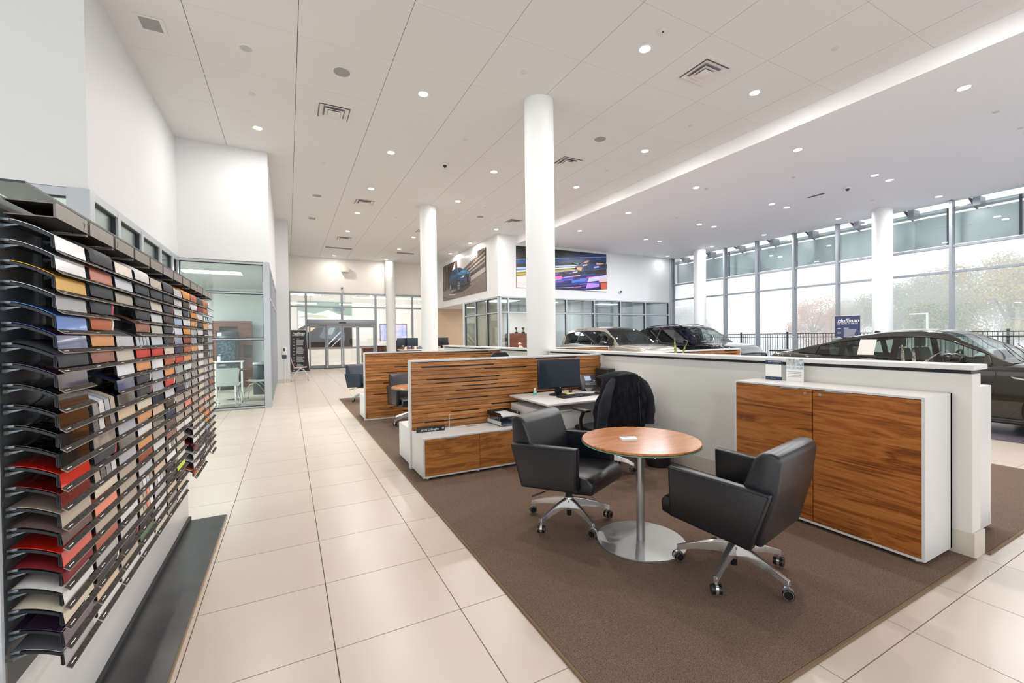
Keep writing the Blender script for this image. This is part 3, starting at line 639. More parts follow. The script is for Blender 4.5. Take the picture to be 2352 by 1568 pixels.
# ------------------------------------------------------------------ desk group
def desk(x0, x1, y0, y1, label):
    d = thing('desk', label, 'desk', ((x0 + x1) / 2, (y0 + y1) / 2, 0), 0, 'white desks')
    part('desk_top', bx(NB(), x0, x1, y0, y1, .722, .745, .004, 2), WHITE, d, True)
    part('modesty_panel', bx(NB(), x0 + .6, x1 - .02, y1 - .06, y1 - .04, .1, .722), WHITE, d, True)
    part('side_support', bx(NB(), x1 - .04, x1 - .02, y0 + .06, y1 - .06, .012, .722), WHITE, d, True)
    part('cable_plate', bx(NB(), x0 + .2, x0 + .36, y1 - .1, y1 - .03, .745, .747), mat('cable cover', '#bdbab4', .4), d, True)
    for yy in (y0 + .08, y1 - .1): part('glass_spacer', bx(NB(), x0 + .08, x0 + .2, yy, yy + .02, .66, .722), SATIN, d, True)
    return d
desk(2.40, 3.85, 3.80, 4.68, 'white desk with monitor and phone in the nearest bay')
p = thing('drawer_unit', 'white drawer unit under the left end of the nearest desk', 'drawers', (2.62, 4.2, 0), 0)
part('carcass', bx(NB(), 2.40 + .01, 2.90, 3.86, 4.66, .44, .655, .003, 1), WHITE, p, True)
part('lower_carcass', bx(NB(), 2.44, 2.90, 3.88, 4.66, .035, .44, .003, 1), WHITE, p, True)
for z0, z1 in ((.455, .645), (.25, .435), (.05, .235)):
    d = part('drawer', bx(NB(), 2.455, 2.89, 3.845, 3.862, z0, z1, .002, 1), WHITE, p, True); part('handle', bx(NB(), 2.6, 2.73, 3.838, 3.848, z1 - .008, z1 - .002), SATIN, d, True, smooth=0)
SCR = mat('monitor screen', '#26313a', .12, vary=(1.2, '#2b3a46'))
def monitor(loc, rz, w_, h_, label, zc=.26, grp=None, mk=True):
    t = thing('monitor', label, 'monitor', loc, rz, grp)
    part('housing', bx(NB(), -w_ / 2, w_ / 2, -.018, .022, zc - h_ / 2, zc + h_ / 2, .006, 2), BLACK, t)
    part('screen', bx(NB(), -w_ / 2 + .014, w_ / 2 - .014, -.0195, -.0175, zc - h_ / 2 + .022, zc + h_ / 2 - .014), SCR, t)
    part('stand', bx(NB(), -.045, .045, .01, .04, .01, zc, .004, 1), BLACK, t)
    part('stand_base', lathe(NB(), [(.01, .016), (.10, .012), (.115, .004), (.115, 0), (.01, 0)], (0, .03, 0), 28), BLACK, t)
    if mk: part('badge', cyl(NB(), (0, -.021, zc - h_ / 2 + .011), (0, -.018, zc - h_ / 2 + .011), .006, seg=12), PWHITE, t)
    return t
monitor((2.90, 4.33, .7462), math.radians(-2), .585, .355, 'black wide monitor on the nearest white desk')
t = thing('keyboard', 'black keyboard on the desk below the monitor', 'keyboard', (2.99, 4.14, .746), math.radians(4))
part('keyboard_body', bx(NB(), -.22, .22, -.07, .07, 0, .016, .004, 1), BLACK, t)
km = mesh('key', bx(NB(), -.0082, .0082, -.0082, .0082, 0, .006, .0012, 1), mat('key plastic', '#2b2c2f', .45))
for r_ in range(5):
    for c_ in range(18):
        o = part('key', km, None, t); o.location = (-.2 + c_ * .0235 * 1.0, -.05 + r_ * .0245, .016)
t = thing('mouse_pad', 'dark thin mouse pad beside the keyboard', 'mouse pad', (3.34, 4.17, .7465)); part('pad_top', bx(NB(), -.11, .11, -.09, .09, 0, .003, .001, 1), mat('pad cloth', '#2e2f31', .8), t); part('pad_edge', bx(NB(), -.112, .112, -.092, .092, 0, .0015), PWHITE, t)
t = thing('mouse', 'black computer mouse on the dark pad', 'mouse', (3.37, 4.17, .750), math.radians(-60)); part('mouse_body', sph(NB(), (0, 0, .008), 1, 18, (.055, .032, .022)), BLACK, t); part('scroll_wheel', cyl(NB(), (.03, -.004, .026), (.03, .004, .026), .006, seg=10), DARKS, t)
t = thing('desk_phone', 'grey office phone with blue screen and keypad at the desk corner', 'phone', (3.50, 4.50, .7462), math.radians(-4))
tilt = bpy.data.objects.new('phone_body', mesh('phone_body', bx(NB(), -.13, .13, -.012, .012, 0, .22, .006, 2), mat('phone grey', '#3b3d40', .4))); COL.objects.link(tilt); tilt.parent = t; tilt.rotation_euler = (math.radians(-32), 0, 0)
part('phone_display', bx(NB(), -.035, .06, -.0145, -.011, .135, .195), mat('phone lcd', '#8d9dc0', .2, emit='#8d9dc0', es=.3), tilt)
km2 = mesh('phone_key', bx(NB(), -.009, .009, -.017, -.011, -.006, .006, .001, 1), mat('phone key', '#85888c', .4))
for r_ in range(4):
    for c_ in range(6): o = part('phone_key', km2, None, tilt); o.location = (-.04 + c_ * .026, 0, .03 + r_ * .022)
part('dial_button', cyl(NB(), (.095, -.018, .125), (.095, -.011, .125), .014, seg=16), SATIN, tilt)
part('handset', bx(NB(), -.135, -.085, -.045, -.010, .0, .22, .012, 3), mat('handset', '#4c4f52', .35), tilt)
part('phone_foot', prism(NB(), [(-.1, 0), (.12, 0), (.12, .12)], 0, -.11, .11), BLACK, t)
t = thing('sanitizer_bottle', 'small clear hand gel bottle with white cap on the desk', 'bottle', (2.60, 4.40, .745))
part('bottle_body', lathe(NB(), [(.018, 0), (.02, .004), (.02, .06), (.012, .072), (.009, .078)], seg=18), mat('gel blue', '#bfe0e2', .1), t); part('bottle_cap', cyl(NB(), (0, 0, .078), (0, 0, .1), .011, seg=16), PWHITE, t); part('bottle_label', cyl(NB(), (0, 0, .02), (0, 0, .045), .0205, seg=18), mat('label teal', '#6fb0b8', .5), t)
t = thing('note_sheet', 'yellow note sheet under the monitor cable', 'paper', (3.07, 4.42, .7455), .2); part('sheet', bx(NB(), -.07, .07, -.05, .05, 0, .0015), mat('yellow paper', '#e6dc55', .6), t); part('sheet_under', bx(NB(), -.1, .1, -.08, .05, -.0002, .0008), PAPER, t)
t = thing('cable', 'black looped cable between monitor and phone', 'cable', (3.15, 4.45, .75)); part('cable_run', tube(NB(), [(-.1, .05, .04), (-.06, 0, .07), (0, -.03, .03), (.05, 0, .004), (.1, .03, .004), (.14, 0, .03), (.17, -.02, .004)], .003), BLACK, t)
part('plug', bx(NB(), -.02, .02, -.015, .015, 0, .025, .004, 1), BLACK, t)
t = thing('webcam', 'small black camera on a foot beside the mouse', 'webcam', (3.47, 4.28, .745)); part('webcam_head', sph(NB(), (0, 0, .045), .018, 14), BLACK, t); part('webcam_foot', lathe(NB(), [(.02, 0), (.02, .004), (.004, .008), (.004, .03)], seg=14), BLACK, t)
t = thing('computer_box', 'small black computer box standing at the end of the desk', 'computer', (3.765, 4.52, .7462)); part('computer_case', bx(NB(), -.065, .065, -.13, .13, 0, .275, .006, 1), mat('case dark', '#38393b', .35, .3), t); part('drive_panel', bx(NB(), -.055, .02, -.133, -.129, .05, .265), BLACK, t)
# things on the low cabinet
t = thing('name_plate', 'black desk name plate with white lettering on the low cabinet', 'name plate', (1.365, 4.56, .437), math.radians(-3))
part('plate_wedge', prism(NB(), [(-.02, 0), (.02, 0), (-.008, .055), (-.012, .055)], 0, -.155, .155), BLACK, t)
text('Jacob Udeagha', .034, (-.115, -.0195, .014), (math.radians(78), 0, 0), PWHITE, t)
part('emblem', cyl(NB(), (.134, -.0195, .026), (.134, -.0165, .027), .014, seg=16), SATIN, t)
t = thing('sign_holder', 'thin clear acrylic sign holder beside the name plate', 'sign holder', (1.60, 4.62, .437)); part('upright', bx(NB(), -.003, .003, -.003, .003, 0, .15), mat('acrylic', '#dfe5e6', .1), t); part('holder_foot', bx(NB(), -.04, .04, -.05, .03, 0, .004), MATS['acrylic'], t); part('holder_arm', tube(NB(), [(0, 0, .14), (.008, 0, .155), (.018, 0, .15)], .0025), MATS['acrylic'], t)
t = thing('cable_cover', 'flat grey cable cover let into the low cabinet top', 'cover', (1.86, 4.60, .4375)); part('cover_plate', bx(NB(), -.06, .06, -.03, .03, 0, .0015), mat('cover grey', '#a8a49e', .4), t); part('cover_slot', bx(NB(), -.05, .05, -.01, -.006, .0014, .002), GASK, t)
t = thing('letter_tray', 'two-tier clear and black letter tray with papers on the low cabinet', 'letter tray', (2.24, 4.53, .437), math.radians(4))
ACR = glass('acrylic clear', '#f4f4f0', .06)
for z_ in (.012, .105):
    bm = NB(); bx(bm, -.13, .13, -.16, .16, z_, z_ + .004); 
    for q in ((-.13, -.126, -.16, .16), (.126, .13, -.16, .16), (-.13, .13, .156, .16)): bx(bm, *q, z_, z_ + .045)
    tr = part('tray', bm, BLACK if z_ > .1 else MATS['acrylic'], t, smooth=0)
    part('paper_stack', bx(NB(), -.11, .11, -.17, .14, z_ + .005, z_ + .018), PAPER if z_ > .1 else mat('blue paper', '#5b6d8c', .5), tr)
for a, b in ((-.125, -.12), (-.125, .12), (.12, .12), (.12, -.12)): part('tray_post', bx(NB(), a - .004, a + .004, b - .012, b + .012, .0, .15), ACR, t, smooth=0)
t = thing('logo_plaque', 'faint grey line drawing on a clear plate on the low cabinet', 'plaque', (2.03, 4.49, .437)); part('plaque_plate', bx(NB(), -.1, .1, -.05, .05, 0, .002), WHITE, t)
text('100', .05, (-.03, -.02, .0022), (0, 0, 0), DIGIT, t)
# papers and cards on the low wall
t = thing('wall_paper', 'white printed sheet taped to the low wall above the jacket', 'paper', (3.866, 3.72, .98)); part('sheet', bx(NB(), -.001, .0005, -.10, .10, 0, .2), PAPER, t)
bm = NB(); [bx(bm, -.0016, -.001, -.07 + .01 * i, .08, .12 - .02 * i, .126 - .02 * i) for i in range(3)]; part('print', bm, PBLACK, t, smooth=0)
t = thing('qr_card', 'white and navy upright card on top of the large storage cabinet', 'card', (3.77, 2.265, 1.055), math.radians(96))
# local x runs along the card width
part('card', bx(NB(), -.068, .068, -.002, .002, 0, .17), PAPER, t, smooth=0)
part('card_header', bx(NB(), -.068, .068, .002, .0026, .135, .17), PNAVY, t, smooth=0); part('card_footer', bx(NB(), -.068, .068, .002, .0026, 0, .028), PNAVY, t, smooth=0)
part('card_border', bx(NB(), -.068, -.064, .002, .0026, 0, .17), PNAVY, t, smooth=0)
text('BMW of Watertown', .0125, (.046, .003, .155), (PI / 2, 0, PI), PWHITE, t); text('SCAN TO CONNECT WITH US', .0062, (.046, .003, .144), (PI / 2, 0, PI), PWHITE, t)
text('Hoffman', .012, (.025, .003, .010), (PI / 2, 0, PI), PWHITE, t)
part('holder', bx(NB(), -.07, .07, -.05, -.002, 0, .003), MATS['acrylic'], t)
t = thing('photo_card', 'white brochure card with grey photo on the large storage cabinet', 'card', (3.79, 2.10, 1.055), math.radians(94))
part('card', bx(NB(), -.068, .068, -.0015, .0015, 0, .19), PAPER, t, smooth=0); part('card_photo', bx(NB(), -.068, .068, .0015, .002, .13, .19), mat('photo grey', '#8f989b', .4, vary=(40, '#d5dadb')), t, smooth=0)
part('card_strip', bx(NB(), -.068, .068, .0015, .002, .10, .125), mat('photo blue', '#9fb0bd', .4, vary=(50, '#dde4ea')), t, smooth=0)
bm = NB(); [bx(bm, -.05, .055, .0015, .0019, .078 - .014 * i, .081 - .014 * i) for i in range(4)]; part('card_text', bm, DIGIT, t, smooth=0)

# ------------------------------------------------------------------ round tables
def rtable(x, y, label, grp='round walnut meeting tables'):
    t = thing('round_table', label, 'table', (x, y, 0), 0, grp)
    part('table_top', lathe(NB(), [(.01, .715), (.398, .715), (.403, .719), (.403, .728), (.399, .731), (.01, .731)], seg=64), WOODT, t)
    part('glass_edge', lathe(NB(), [(.01, .706), (.400, .706), (.406, .709), (.406, .714), (.01, .714)], seg=64), mat('green glass edge', '#6f9a92', .1), t)
    part('pole', cyl(NB(), (0, 0, .015), (0, 0, .706), .029, seg=28), SATIN, t)
    part('base_plate', lathe(NB(), [(.01, .021), (.302, .020), (.306, .017), (.306, .011), (.01, .011)], seg=64), SATIN, t)
    for k in range(5): a = k * 1.257 + .4; part('stud', cyl(NB(), (.39 * math.cos(a), .39 * math.sin(a), .700), (.39 * math.cos(a), .39 * math.sin(a), .716), .006, seg=8), CHROME, t)
    return t
rtable(2.185, 2.255, 'round walnut-topped table with steel pole between the leather armchairs')
t2 = rtable(1.75, 6.42, 'round walnut-topped table in the second bay, partly hidden')
t = thing('notepad', 'small white notepad lying on the round walnut table', 'notepad', (2.10, 2.28, .732), math.radians(-25))
part('pages', bx(NB(), -.055, .055, -.04, .04, 0, .013), PAPER, t, smooth=0); part('cover', bx(NB(), -.055, .055, -.04, .04, .013, .0135), mat('pad cover', '#e3e4e6', .4), t, smooth=0)
part('cover_band', bx(NB(), -.055, .055, .024, .04, .0135, .0139), mat('band slate', '#5a6275', .4), t, smooth=0); text('NOTES', .012, (-.03, -.005, .0137), (0, 0, 0), DIGIT, t)

# ------------------------------------------------------------------ leather armchairs
def quadslab(bm, pts, v0, v1, bev=.014): return prism(bm, pts, 1, v0, v1, bev, 3)
def caster(t, a, R_, s=1):
    c = Vector((R_ * math.cos(a), R_ * math.sin(a), 0))
    h = part('caster', None or (lambda: (lambda bm: (cyl(bm, c + Vector((0, 0, .05)), c + Vector((0, 0, .10)), .008, seg=10), bx(bm, c.x - .016, c.x + .016, c.y - .016, c.y + .016, .045, .064, .006, 2))[0])(NB()))(), CHROME, t)
    d = Vector((-math.sin(a + .6), math.cos(a + .6), 0))
    part('caster_hood', cyl(NB(), c - d * .0075 + Vector((0, 0, .044)), c + d * .0075 + Vector((0, 0, .044)), .0315, seg=22), CHROME, t)
    for sgn in (-1, 1):
        part('wheel_ring', cyl(NB(), c + d * (.0262 * sgn) + Vector((0, 0, .0405)), c + d * (.0268 * sgn) + Vector((0, 0, .0405)), .026, seg=20), CHROME, h); part('wheel_cap', cyl(NB(), c + d * (.0266 * sgn) + Vector((0, 0, .0405)), c + d * (.0275 * sgn) + Vector((0, 0, .0405)), .023, seg=20), BLACK, h)
        part('caster_wheel', cyl(NB(), c + d * (.008 * sgn) + Vector((0, 0, .0405)), c + d * (.026 * sgn) + Vector((0, 0, .0405)), .029, seg=22), BLACK, h)
def star(t, ph, R_=.315, mt=CHROME):
    part('gas_column', cyl(NB(), (0, 0, .19), (0, 0, .37), .026, seg=20), BLACK, t)
    part('base_hub', lathe(NB(), [(.0, .20), (.034, .198), (.042, .17), (.03, .13), (.026, .10), (.0, .10)], seg=20), mt, t)
    part('column_foot', cyl(NB(), (0, 0, .055), (0, 0, .10), .019, seg=16), BLACK, t)
    for k in range(5):
        a = math.radians(ph + 72 * k); d = Vector((math.cos(a), math.sin(a), 0)); n = Vector((-d.y, d.x, 0)); bm = NB()
        secs = [(.025, .195, .125, .026), (.12, .178, .125, .021), (.22, .148, .108, .016), (R_ + .01, .112, .080, .013)]
        rings = [[bm.verts.new(d * r_ + n * (s * w_) + Vector((0, 0, z))) for s, z, w_ in ((-1, zt, w0 * .7), (1, zt, w0 * .7), (1, zb, w0), (-1, zb, w0))] for r_, zt, zb, w0 in secs]
        for A, B in zip(rings, rings[1:]):
            for i in range(4): bm.faces.new((A[i], A[(i + 1) % 4], B[(i + 1) % 4], B[i]))
        bm.faces.new(rings[0][::-1]); bm.faces.new(rings[-1]); bmesh.ops.bevel(bm, geom=bm.edges[:], offset=.003, segments=2, affect='EDGES')
        part('base_leg', bm, mt, t); caster(t, a, R_)
def armchair(x, y, th, ph, label, m=None, base=(0, 0)):
    m = m or LEATH; t = thing('armchair', label, 'chair', (x, y, .0106), math.radians(th), 'black leather swivel armchairs')
    for s in (1, -1):
        sp = part('arm_panel', quadslab(NB(), [(-.325, .637), (.243, .668), (.238, .362), (-.225, .318)], .262 * s, .325 * s), m, t, smooth=40)
        bm = NB(); P_ = [(-.315, .627), (.233, .657), (.229, .372), (-.218, .328)]
        tube(bm, [(p[0], s * .3262, p[1]) for p in P_ + [P_[0]]], .0022, 6); part('seam', bm, BLACK, sp)
    part('seat_cushion', prism(NB(), [(-.2, .335), (-.2, .435), (.2, .462), (.30, .455), (.335, .42), (.33, .34), (.2, .33)], 1, -.258, .258, .02, 4), m, t, smooth=50)
    bk = [(-.19, .34), (-.10, .40), (-.155, .60), (-.225, .80), (-.26, .834), (-.325, .840), (-.358, .81), (-.335, .62), (-.262, .33)]
    b = part('backrest', prism(NB(), bk, 1, -.276, .276, .022, 4), m, t, smooth=50)
    part('seat_plate', bx(NB(), -.14, .14, -.1, .1, .31, .335), BLACK, t)
    part('lever', tube(NB(), [(0, .1, .32), (-.02, .3 * -1 if False else -.2, .315), (-.06, -.30, .30), (-.10, -.36, .285)], .006), BLACK, t)
    star(t, ph - th); return t
armchair(1.925, 2.755, -64.9, 123, 'black leather armchair on chrome star base left of the round table')
armchair(2.375, 1.675, 101.2, 127, 'black leather armchair seen from behind, in front of the storage cabinet')
armchair(1.83, 7.22, -85, 200, 'dark leather armchair in the second bay before the slat partition')
armchair(1.58, 10.45, -60, 205, 'dark navy leather armchair in the far bay at the aisle', LEATHB)

# ------------------------------------------------------------------ task chair with jacket
t = thing('task_chair', 'black office chair with armrests under the draped jacket', 'chair', (3.0, 3.60, .0106), math.radians(90))
part('seat_cushion', prism(NB(), [(-.22, .43), (-.2, .48), (.2, .49), (.25, .46), (.2, .42)], 1, -.24, .24, .015, 3), mat('black fabric', '#1e1f22', .9), t, smooth=50)
part('backrest', prism(NB(), [(-.26, .56), (-.22, .56), (-.25, .85), (-.29, 1.02), (-.32, 1.02), (-.30, .85)], 1, -.17, .17, .012, 3), MATS['black fabric'], t, smooth=50)
part('back_bracket', tube(NB(), [(-.05, 0, .4), (-.24, 0, .40), (-.30, 0, .5), (-.30, 0, .65)], .018), BLACK, t)
for s in (1, -1):
    ar = part('armrest', tube(NB(), [(.05, .2 * s, .42), (.06, .28 * s, .46), (.05, .29 * s, .58), (.0, .29 * s, .66)], [.02, .02, .018, .022]), BLACK, t)
    part('arm_pad', bx(NB(), -.09, .16, .26 * s, .33 * s if s > 0 else -.33, .665, .69, .01, 3), BLACK, ar)
star(t, -67, .28)
JK = mat('navy denim', '#14151d', .85, bump=(300, .4), vary=(9, '#23252f'))
def jac(u, v):   # u down, v across: shell hung over the back of the chair
    a = (v - .5) * 2
    if u < .12: q = u / .12; x_ = -.20 - .19 * q; z = 1.10 + .015 * math.sin(q * PI) - .012 * q; wd = .175 + .02 * q; fold = 0
    else:
        q = (u - .12) / .88; x_ = -.39 - .035 * math.sin(q * PI); z = 1.088 - .54 * q; wd = .195 + .075 * min(1, q * 2.2) + .045 * q
        fold = (.018 * math.sin(a * 6 + 3 * q) + .013 * math.sin(a * 15 + 7 * q) + .007 * math.sin(a * 31 - 9 * q) + .006 * math.sin(q * 26 + a * 8)) * min(1, q * 3)
    return (x_ + fold + .15 * abs(a) ** 5, -a * wd, z - .06 * abs(a) ** 3 + .012 * math.sin(a * 11) * u)
j = thing('jacket', 'black denim jacket hung over the back of the office chair', 'jacket', (2.985, 3.62, -.012), math.radians(90)); j.scale = (1, 1.08, 1)
bm = NB(); grid(bm, jac, 40, 64); bmesh.ops.solidify(bm, geom=bm.faces[:], thickness=-.008)
part('jacket_body', bm, JK, j, smooth=70)
def slv(s):
    bm = NB(); pts = [(-.36, s * .15, 1.045), (-.37, s * .195, .99), (-.38, s * .24, .90), (-.375, s * .265, .80), (-.365, s * .285, .69), (-.355, s * .29, .58)]
    tube(bm, pts, [.02, .036, .050, .053, .052, .048], 16)
    bmesh.ops.subdivide_edges(bm, edges=bm.edges[:], cuts=2, use_grid_fill=True)
    for v in bm.verts: v.co += Vector((.004 * math.sin(v.co.z * 38 + v.co.y * 30), .003 * math.sin(v.co.z * 27 + v.co.x * 40), 0))
    return bm
for s in (1, -1):
    o = part('sleeve', slv(s), JK, j, smooth=80); part('cuff', cyl(NB(), (-.355, s * .29, .60), (-.353, s * .29, .56), .051, .049, seg=16), JK, o)
part('collar', tube(NB(), [(-.372, -.13, 1.07), (-.385, -.07, 1.082), (-.388, 0, 1.086), (-.385, .07, 1.082), (-.372, .13, 1.07)], [.006, .014, .016, .014, .006], 10), JK, j)
for zz in (.95, .80, .66): part('seam', tube(NB(), [(-.445, -.07 - (1 - zz) * .05, zz + .07), (-.45, -.075 - (1 - zz) * .05, zz - .06)], .003, 6), mat('seam thread', '#3a3c48', .8), j)
t = thing('waste_bin', 'black round waste bin behind the steel table pole', 'bin', (3.64, 3.48, .0106)); part('bin_body', lathe(NB(), [(.12, 0), (.13, .01), (.155, .3), (.15, .3), (.12, .02), (.01, .02)], seg=28), mat('bin black', '#1b1b1c', .4), t); part('bin_rim', lathe(NB(), [(.149, .292), (.159, .292), (.159, .306), (.149, .306)], seg=28), BLACK, t)
t = thing('under_desk_bin', 'dark grey bin standing under the desk beside the drawers', 'bin', (3.05, 4.45, .010)); part('bin_body', bx(NB(), -.13, .13, -.12, .12, 0, .36, .02, 2), mat('bin grey', '#2f3238', .5), t); part('bin_rim', bx(NB(), -.135, .135, -.125, .125, .35, .37, .004, 1), BLACK, t)

# ------------------------------------------------------------------ cars
def interp(c, x):
    if x <= c[0][0]: return c[0][1]
    for (a, u), (b, v) in zip(c, c[1:]):
        if x <= b:
            t = (x - a) / (b - a); t = t * t * (3 - 2 * t) * .35 + t * .65
            return u + (v - u) * t
    return c[-1][1]
def sm(c, x, h=.07): return sum(interp(c, x + d * h) for d in (-2, -1, 0, 1, 2)) / 5
def car(name, label, loc, P):
    """local +x is the car's front, origin on the floor in the middle; world heading is -y"""
    t = thing(name, label, 'car', loc, -PI / 2); L, W = P['L'], P['W']; hw = W / 2; N = 80
    paint = P['paint']; bl = mat('car black trim', '#101113', .12, coat=.6); cg = P.get('glass') or CARG
    def halfw(x):
        s = abs(2 * x / L); return hw * (1 - .17 * s ** 7 - .03 * s ** 2)
    x0c, x1c = P['cab']
    def deck(x): return sm(P['deck'], x)
    def roof(x): return max(sm(P['roof'], x, .04), deck(x))
    bm = NB(); rows = []
    for i in range(N + 1):
        x = -L / 2 + L * i / N; w_ = halfw(x); d = deck(x); e = 1 if 0 < i < N else 0; zb = .20 + (.16 if i in (0, N) else .0) + .10 * max(0, abs(2 * x / L) - .9) * 10
        inside = x0c + .06 < x < x1c - .02
        sec = [(0, zb), (.84 * w_, zb), (.955 * w_, zb + .05), (.99 * w_, zb + .22), (w_, .62), (.985 * w_, d - .22), (.995 * w_, d - .10), (.965 * w_, d - .03), (.90 * w_, d)]
        sec += [(.86 * w_, d - .02 if inside else d + .008), (.60 * w_, .62 if inside else d + .022), (0, .58 if inside else d + .034)]
        rows.append([[bm.verts.new((x, s * y, z)) for y, z in sec] for s in (1, -1)])
    for a, b in zip(rows, rows[1:]):
        for s in (0, 1):
            for k in range(11): bm.faces.new((a[s][k], a[s][k + 1], b[s][k + 1], b[s][k]))
    for r_ in (rows[0], rows[-1]):
        for s in (0, 1): bm.faces.new(r_[s])
    bmesh.ops.remove_doubles(bm, verts=bm.verts[:], dist=.0005)
    part('body', bm, paint, t, smooth=38)
    # greenhouse
    M_ = 64; wtop = P['wtop'] * hw; S = []
    rmax = max(z for _, z in P['roof'])
    for i in range(M_ + 1):
        x = x0c + (x1c - x0c) * i / M_; d = deck(x); z = roof(x); f = max(0, (z - d) / (rmax - d)); wb = .895 * halfw(x); wt = wb + (wtop - wb) * f
        ff = .80
        S.append((x, [(wb, d), (wb + (wt - wb) * ff * .92, d + (z - d) * ff), (wt, z - .012 * f), (wt * .82, z + .012 * f), (wt * .45, z + .03 * f), (0, z + .036 * f)]))
    def patch(name_, cond, ks, m, off=0, sides=(1, -1), th=0):
        bm = NB(); cache = {}
        def V(i, k, s):
            key = (i, k, s if S[i][1][k][0] > 0 else 1)
            if key not in cache: x, sec = S[i]; cache[key] = bm.verts.new((x, s * (sec[k][0] + off), sec[k][1] + off))
            return cache[key]
        for i in range(M_):
            xm = (S[i][0] + S[i + 1][0]) / 2
            for k in ks:
                if not cond(xm, k): continue
                for s in sides:
                    try: bm.faces.new((V(i, k, s), V(i, k + 1, s), V(i + 1, k + 1, s), V(i + 1, k, s)))
                    except ValueError: pass
        if not bm.faces: bm.free(); return None
        return part(name_, bm, m, t, smooth=60)
    xr, xf = P['roofspan']; w0, w1 = P['side']; pil = P['pillars']
    inp = lambda x: any(abs(x - p) < .045 for p in pil)
    patch('roof', lambda x, k: xr <= x <= xf, (2, 3, 4), P.get('roofmat') or paint)
    patch('windshield', lambda x, k: x > xf, (2, 3, 4), cg)
    patch('rear_window', lambda x, k: x < xr, (2, 3, 4), cg)
    patch('roof_frame', lambda x, k: True, (1,), paint)
    patch('quarter_panel', lambda x, k: x < w0 or x > w1, (0,), paint)
    edges = [w0] + sorted(pil) + [w1]
    for a, b in zip(edges, edges[1:]):
        for s in (1, -1): patch('side_window', lambda x, k, a=a, b=b: a <= x <= b and not inp(x), (0,), PRIV if P.get('priv') and b < .2 else cg, 0, (s,))
    for p_ in pil:
        for s in (1, -1): patch('pillar', lambda x, k, p_=p_: abs(x - p_) < .045, (0,), bl, .002, (s,))
    for s in (1, -1):
        tp = [(x, s * (sec[1][0] + .003), sec[1][1]) for x, sec in S if w0 - .03 <= x <= w1 + .03]; tp = [(w0 - .05, s * (S[0][1][0][0] * .0 + .895 * halfw(w0)), deck(w0) + .01)] + tp + [(w1 + .06, s * .895 * halfw(w1), deck(w1) + .01)]
        part('window_surround', tube(NB(), tp, .011, 6), bl, t)
    # window line and door seams
    for s in (1, -1):
        pts = [(x0c + (x1c - x0c) * i / 40, s * (.895 * halfw(x0c + (x1c - x0c) * i / 40) + .006), deck(x0c + (x1c - x0c) * i / 40) + .002) for i in range(3, 37)]
        part('window_trim', tube(NB(), pts, .009, 6), P.get('trim') or bl, t)
        for dx in P['doors']:
            w_ = halfw(dx); d = deck(dx)
            part('door_seam', tube(NB(), [(dx - .05, s * .99 * w_, .42), (dx, s * (w_ + .0), .62), (dx + .02, s * .987 * w_, d - .22), (dx + .02, s * .997 * w_, d - .10), (dx, s * .905 * w_, d)], .004, 5), bl, t)
        for dx in P['handles']:
            w_ = halfw(dx); part('door_handle', bx(NB(), dx - .11, dx + .11, s * (w_ * .985) - .012, s * (w_ * .985) + .018, deck(dx) - .20, deck(dx) - .172, .008, 2), P.get('handle') or CHROME, t)
        part('sill', bx(NB(), -L * .28, L * .27, s * hw * .93 - .03, s * hw * .95 + .02, .17, .25, .02, 2), bl, t)
        mx, mz = P['mirror']; mr = part('mirror', prism(NB(), [(mx - .09, mz - .075), (mx - .10, mz + .06), (mx + .04, mz + .075), (mx + .13, mz + .02), (mx + .10, mz - .07)], 1, s * (hw - .02), s * (hw + .20), .03, 3), P.get('mirrormat') or bl, t, smooth=50)
        part('mirror_arm', bx(NB(), mx - .03, mx + .07, s * hw * .86 - .01 if s > 0 else s * (hw + .01), s * (hw + .01) if s > 0 else s * hw * .86, mz - .09, mz - .05, .01, 2), bl, mr)
    for i, wx in enumerate(P['wheels']):
        for s in (1, -1):
            w_ = halfw(wx); R_ = P['wr']
            part('wheel_arch', cyl(NB(), (wx, s * (w_ - .10), R_ + .01), (wx, s * (w_ + .003), R_ + .01), R_ + .055, seg=36), bl, t)
            wh = part('wheel', lathe(NB(), [(R_ * .62, -.1), (R_ * .97, -.095), (R_, -.05), (R_, .05), (R_ * .97, .1), (R_ * .62, .105)], seg=36), mat('tyre', '#17181a', .8), t); wh.rotation_euler = (-s * PI / 2, 0, 0); wh.location = (wx, s * (w_ - .09), R_)
            bm = NB(); 
            for q in range(10):
                a = q * PI / 5; bx(bm, .03, R_ * .62, -.012, .012, .085, .10); bmesh.ops.rotate(bm, verts=bm.verts[-8:], cent=(0, 0, 0), matrix=Matrix.Rotation(a, 3, 'Z'))
            cyl(bm, (0, 0, .07), (0, 0, .102), .06); lathe(bm, [(R_ * .58, .06), (R_ * .63, .108), (R_ * .65, .108), (R_ * .65, .05)], seg=36, cap=False)
            part('rim', bm, SATIN, wh, smooth=0)
    # seats, dash, steering wheel
    im = P.get('interior') or mat('car interior', '#55504c', .6)
    for x_, ys_ in ((P['seats'][0], (.38, -.38)), (P['seats'][1], (.42, -.42))):
        for y_ in ys_:
            bm = NB(); bx(bm, x_ - .24, x_ + .26, y_ - .24, y_ + .24, .58, .72, .05, 3); prism(bm, [(x_ - .18, .68), (x_ - .30, 1.18), (x_ - .40, 1.18), (x_ - .32, .68)], 1, y_ - .23, y_ + .23, .03, 3)
            bx(bm, x_ - .40, x_ - .31, y_ - .12, y_ + .12, 1.20, 1.36, .03, 3); cyl(bm, (x_ - .36, y_ - .05, 1.15), (x_ - .36, y_ - .05, 1.25), .008, seg=8); cyl(bm, (x_ - .36, y_ + .05, 1.15), (x_ - .36, y_ + .05, 1.25), .008, seg=8)
            part('seat', bm, im, t)
    dx = x1c - .75
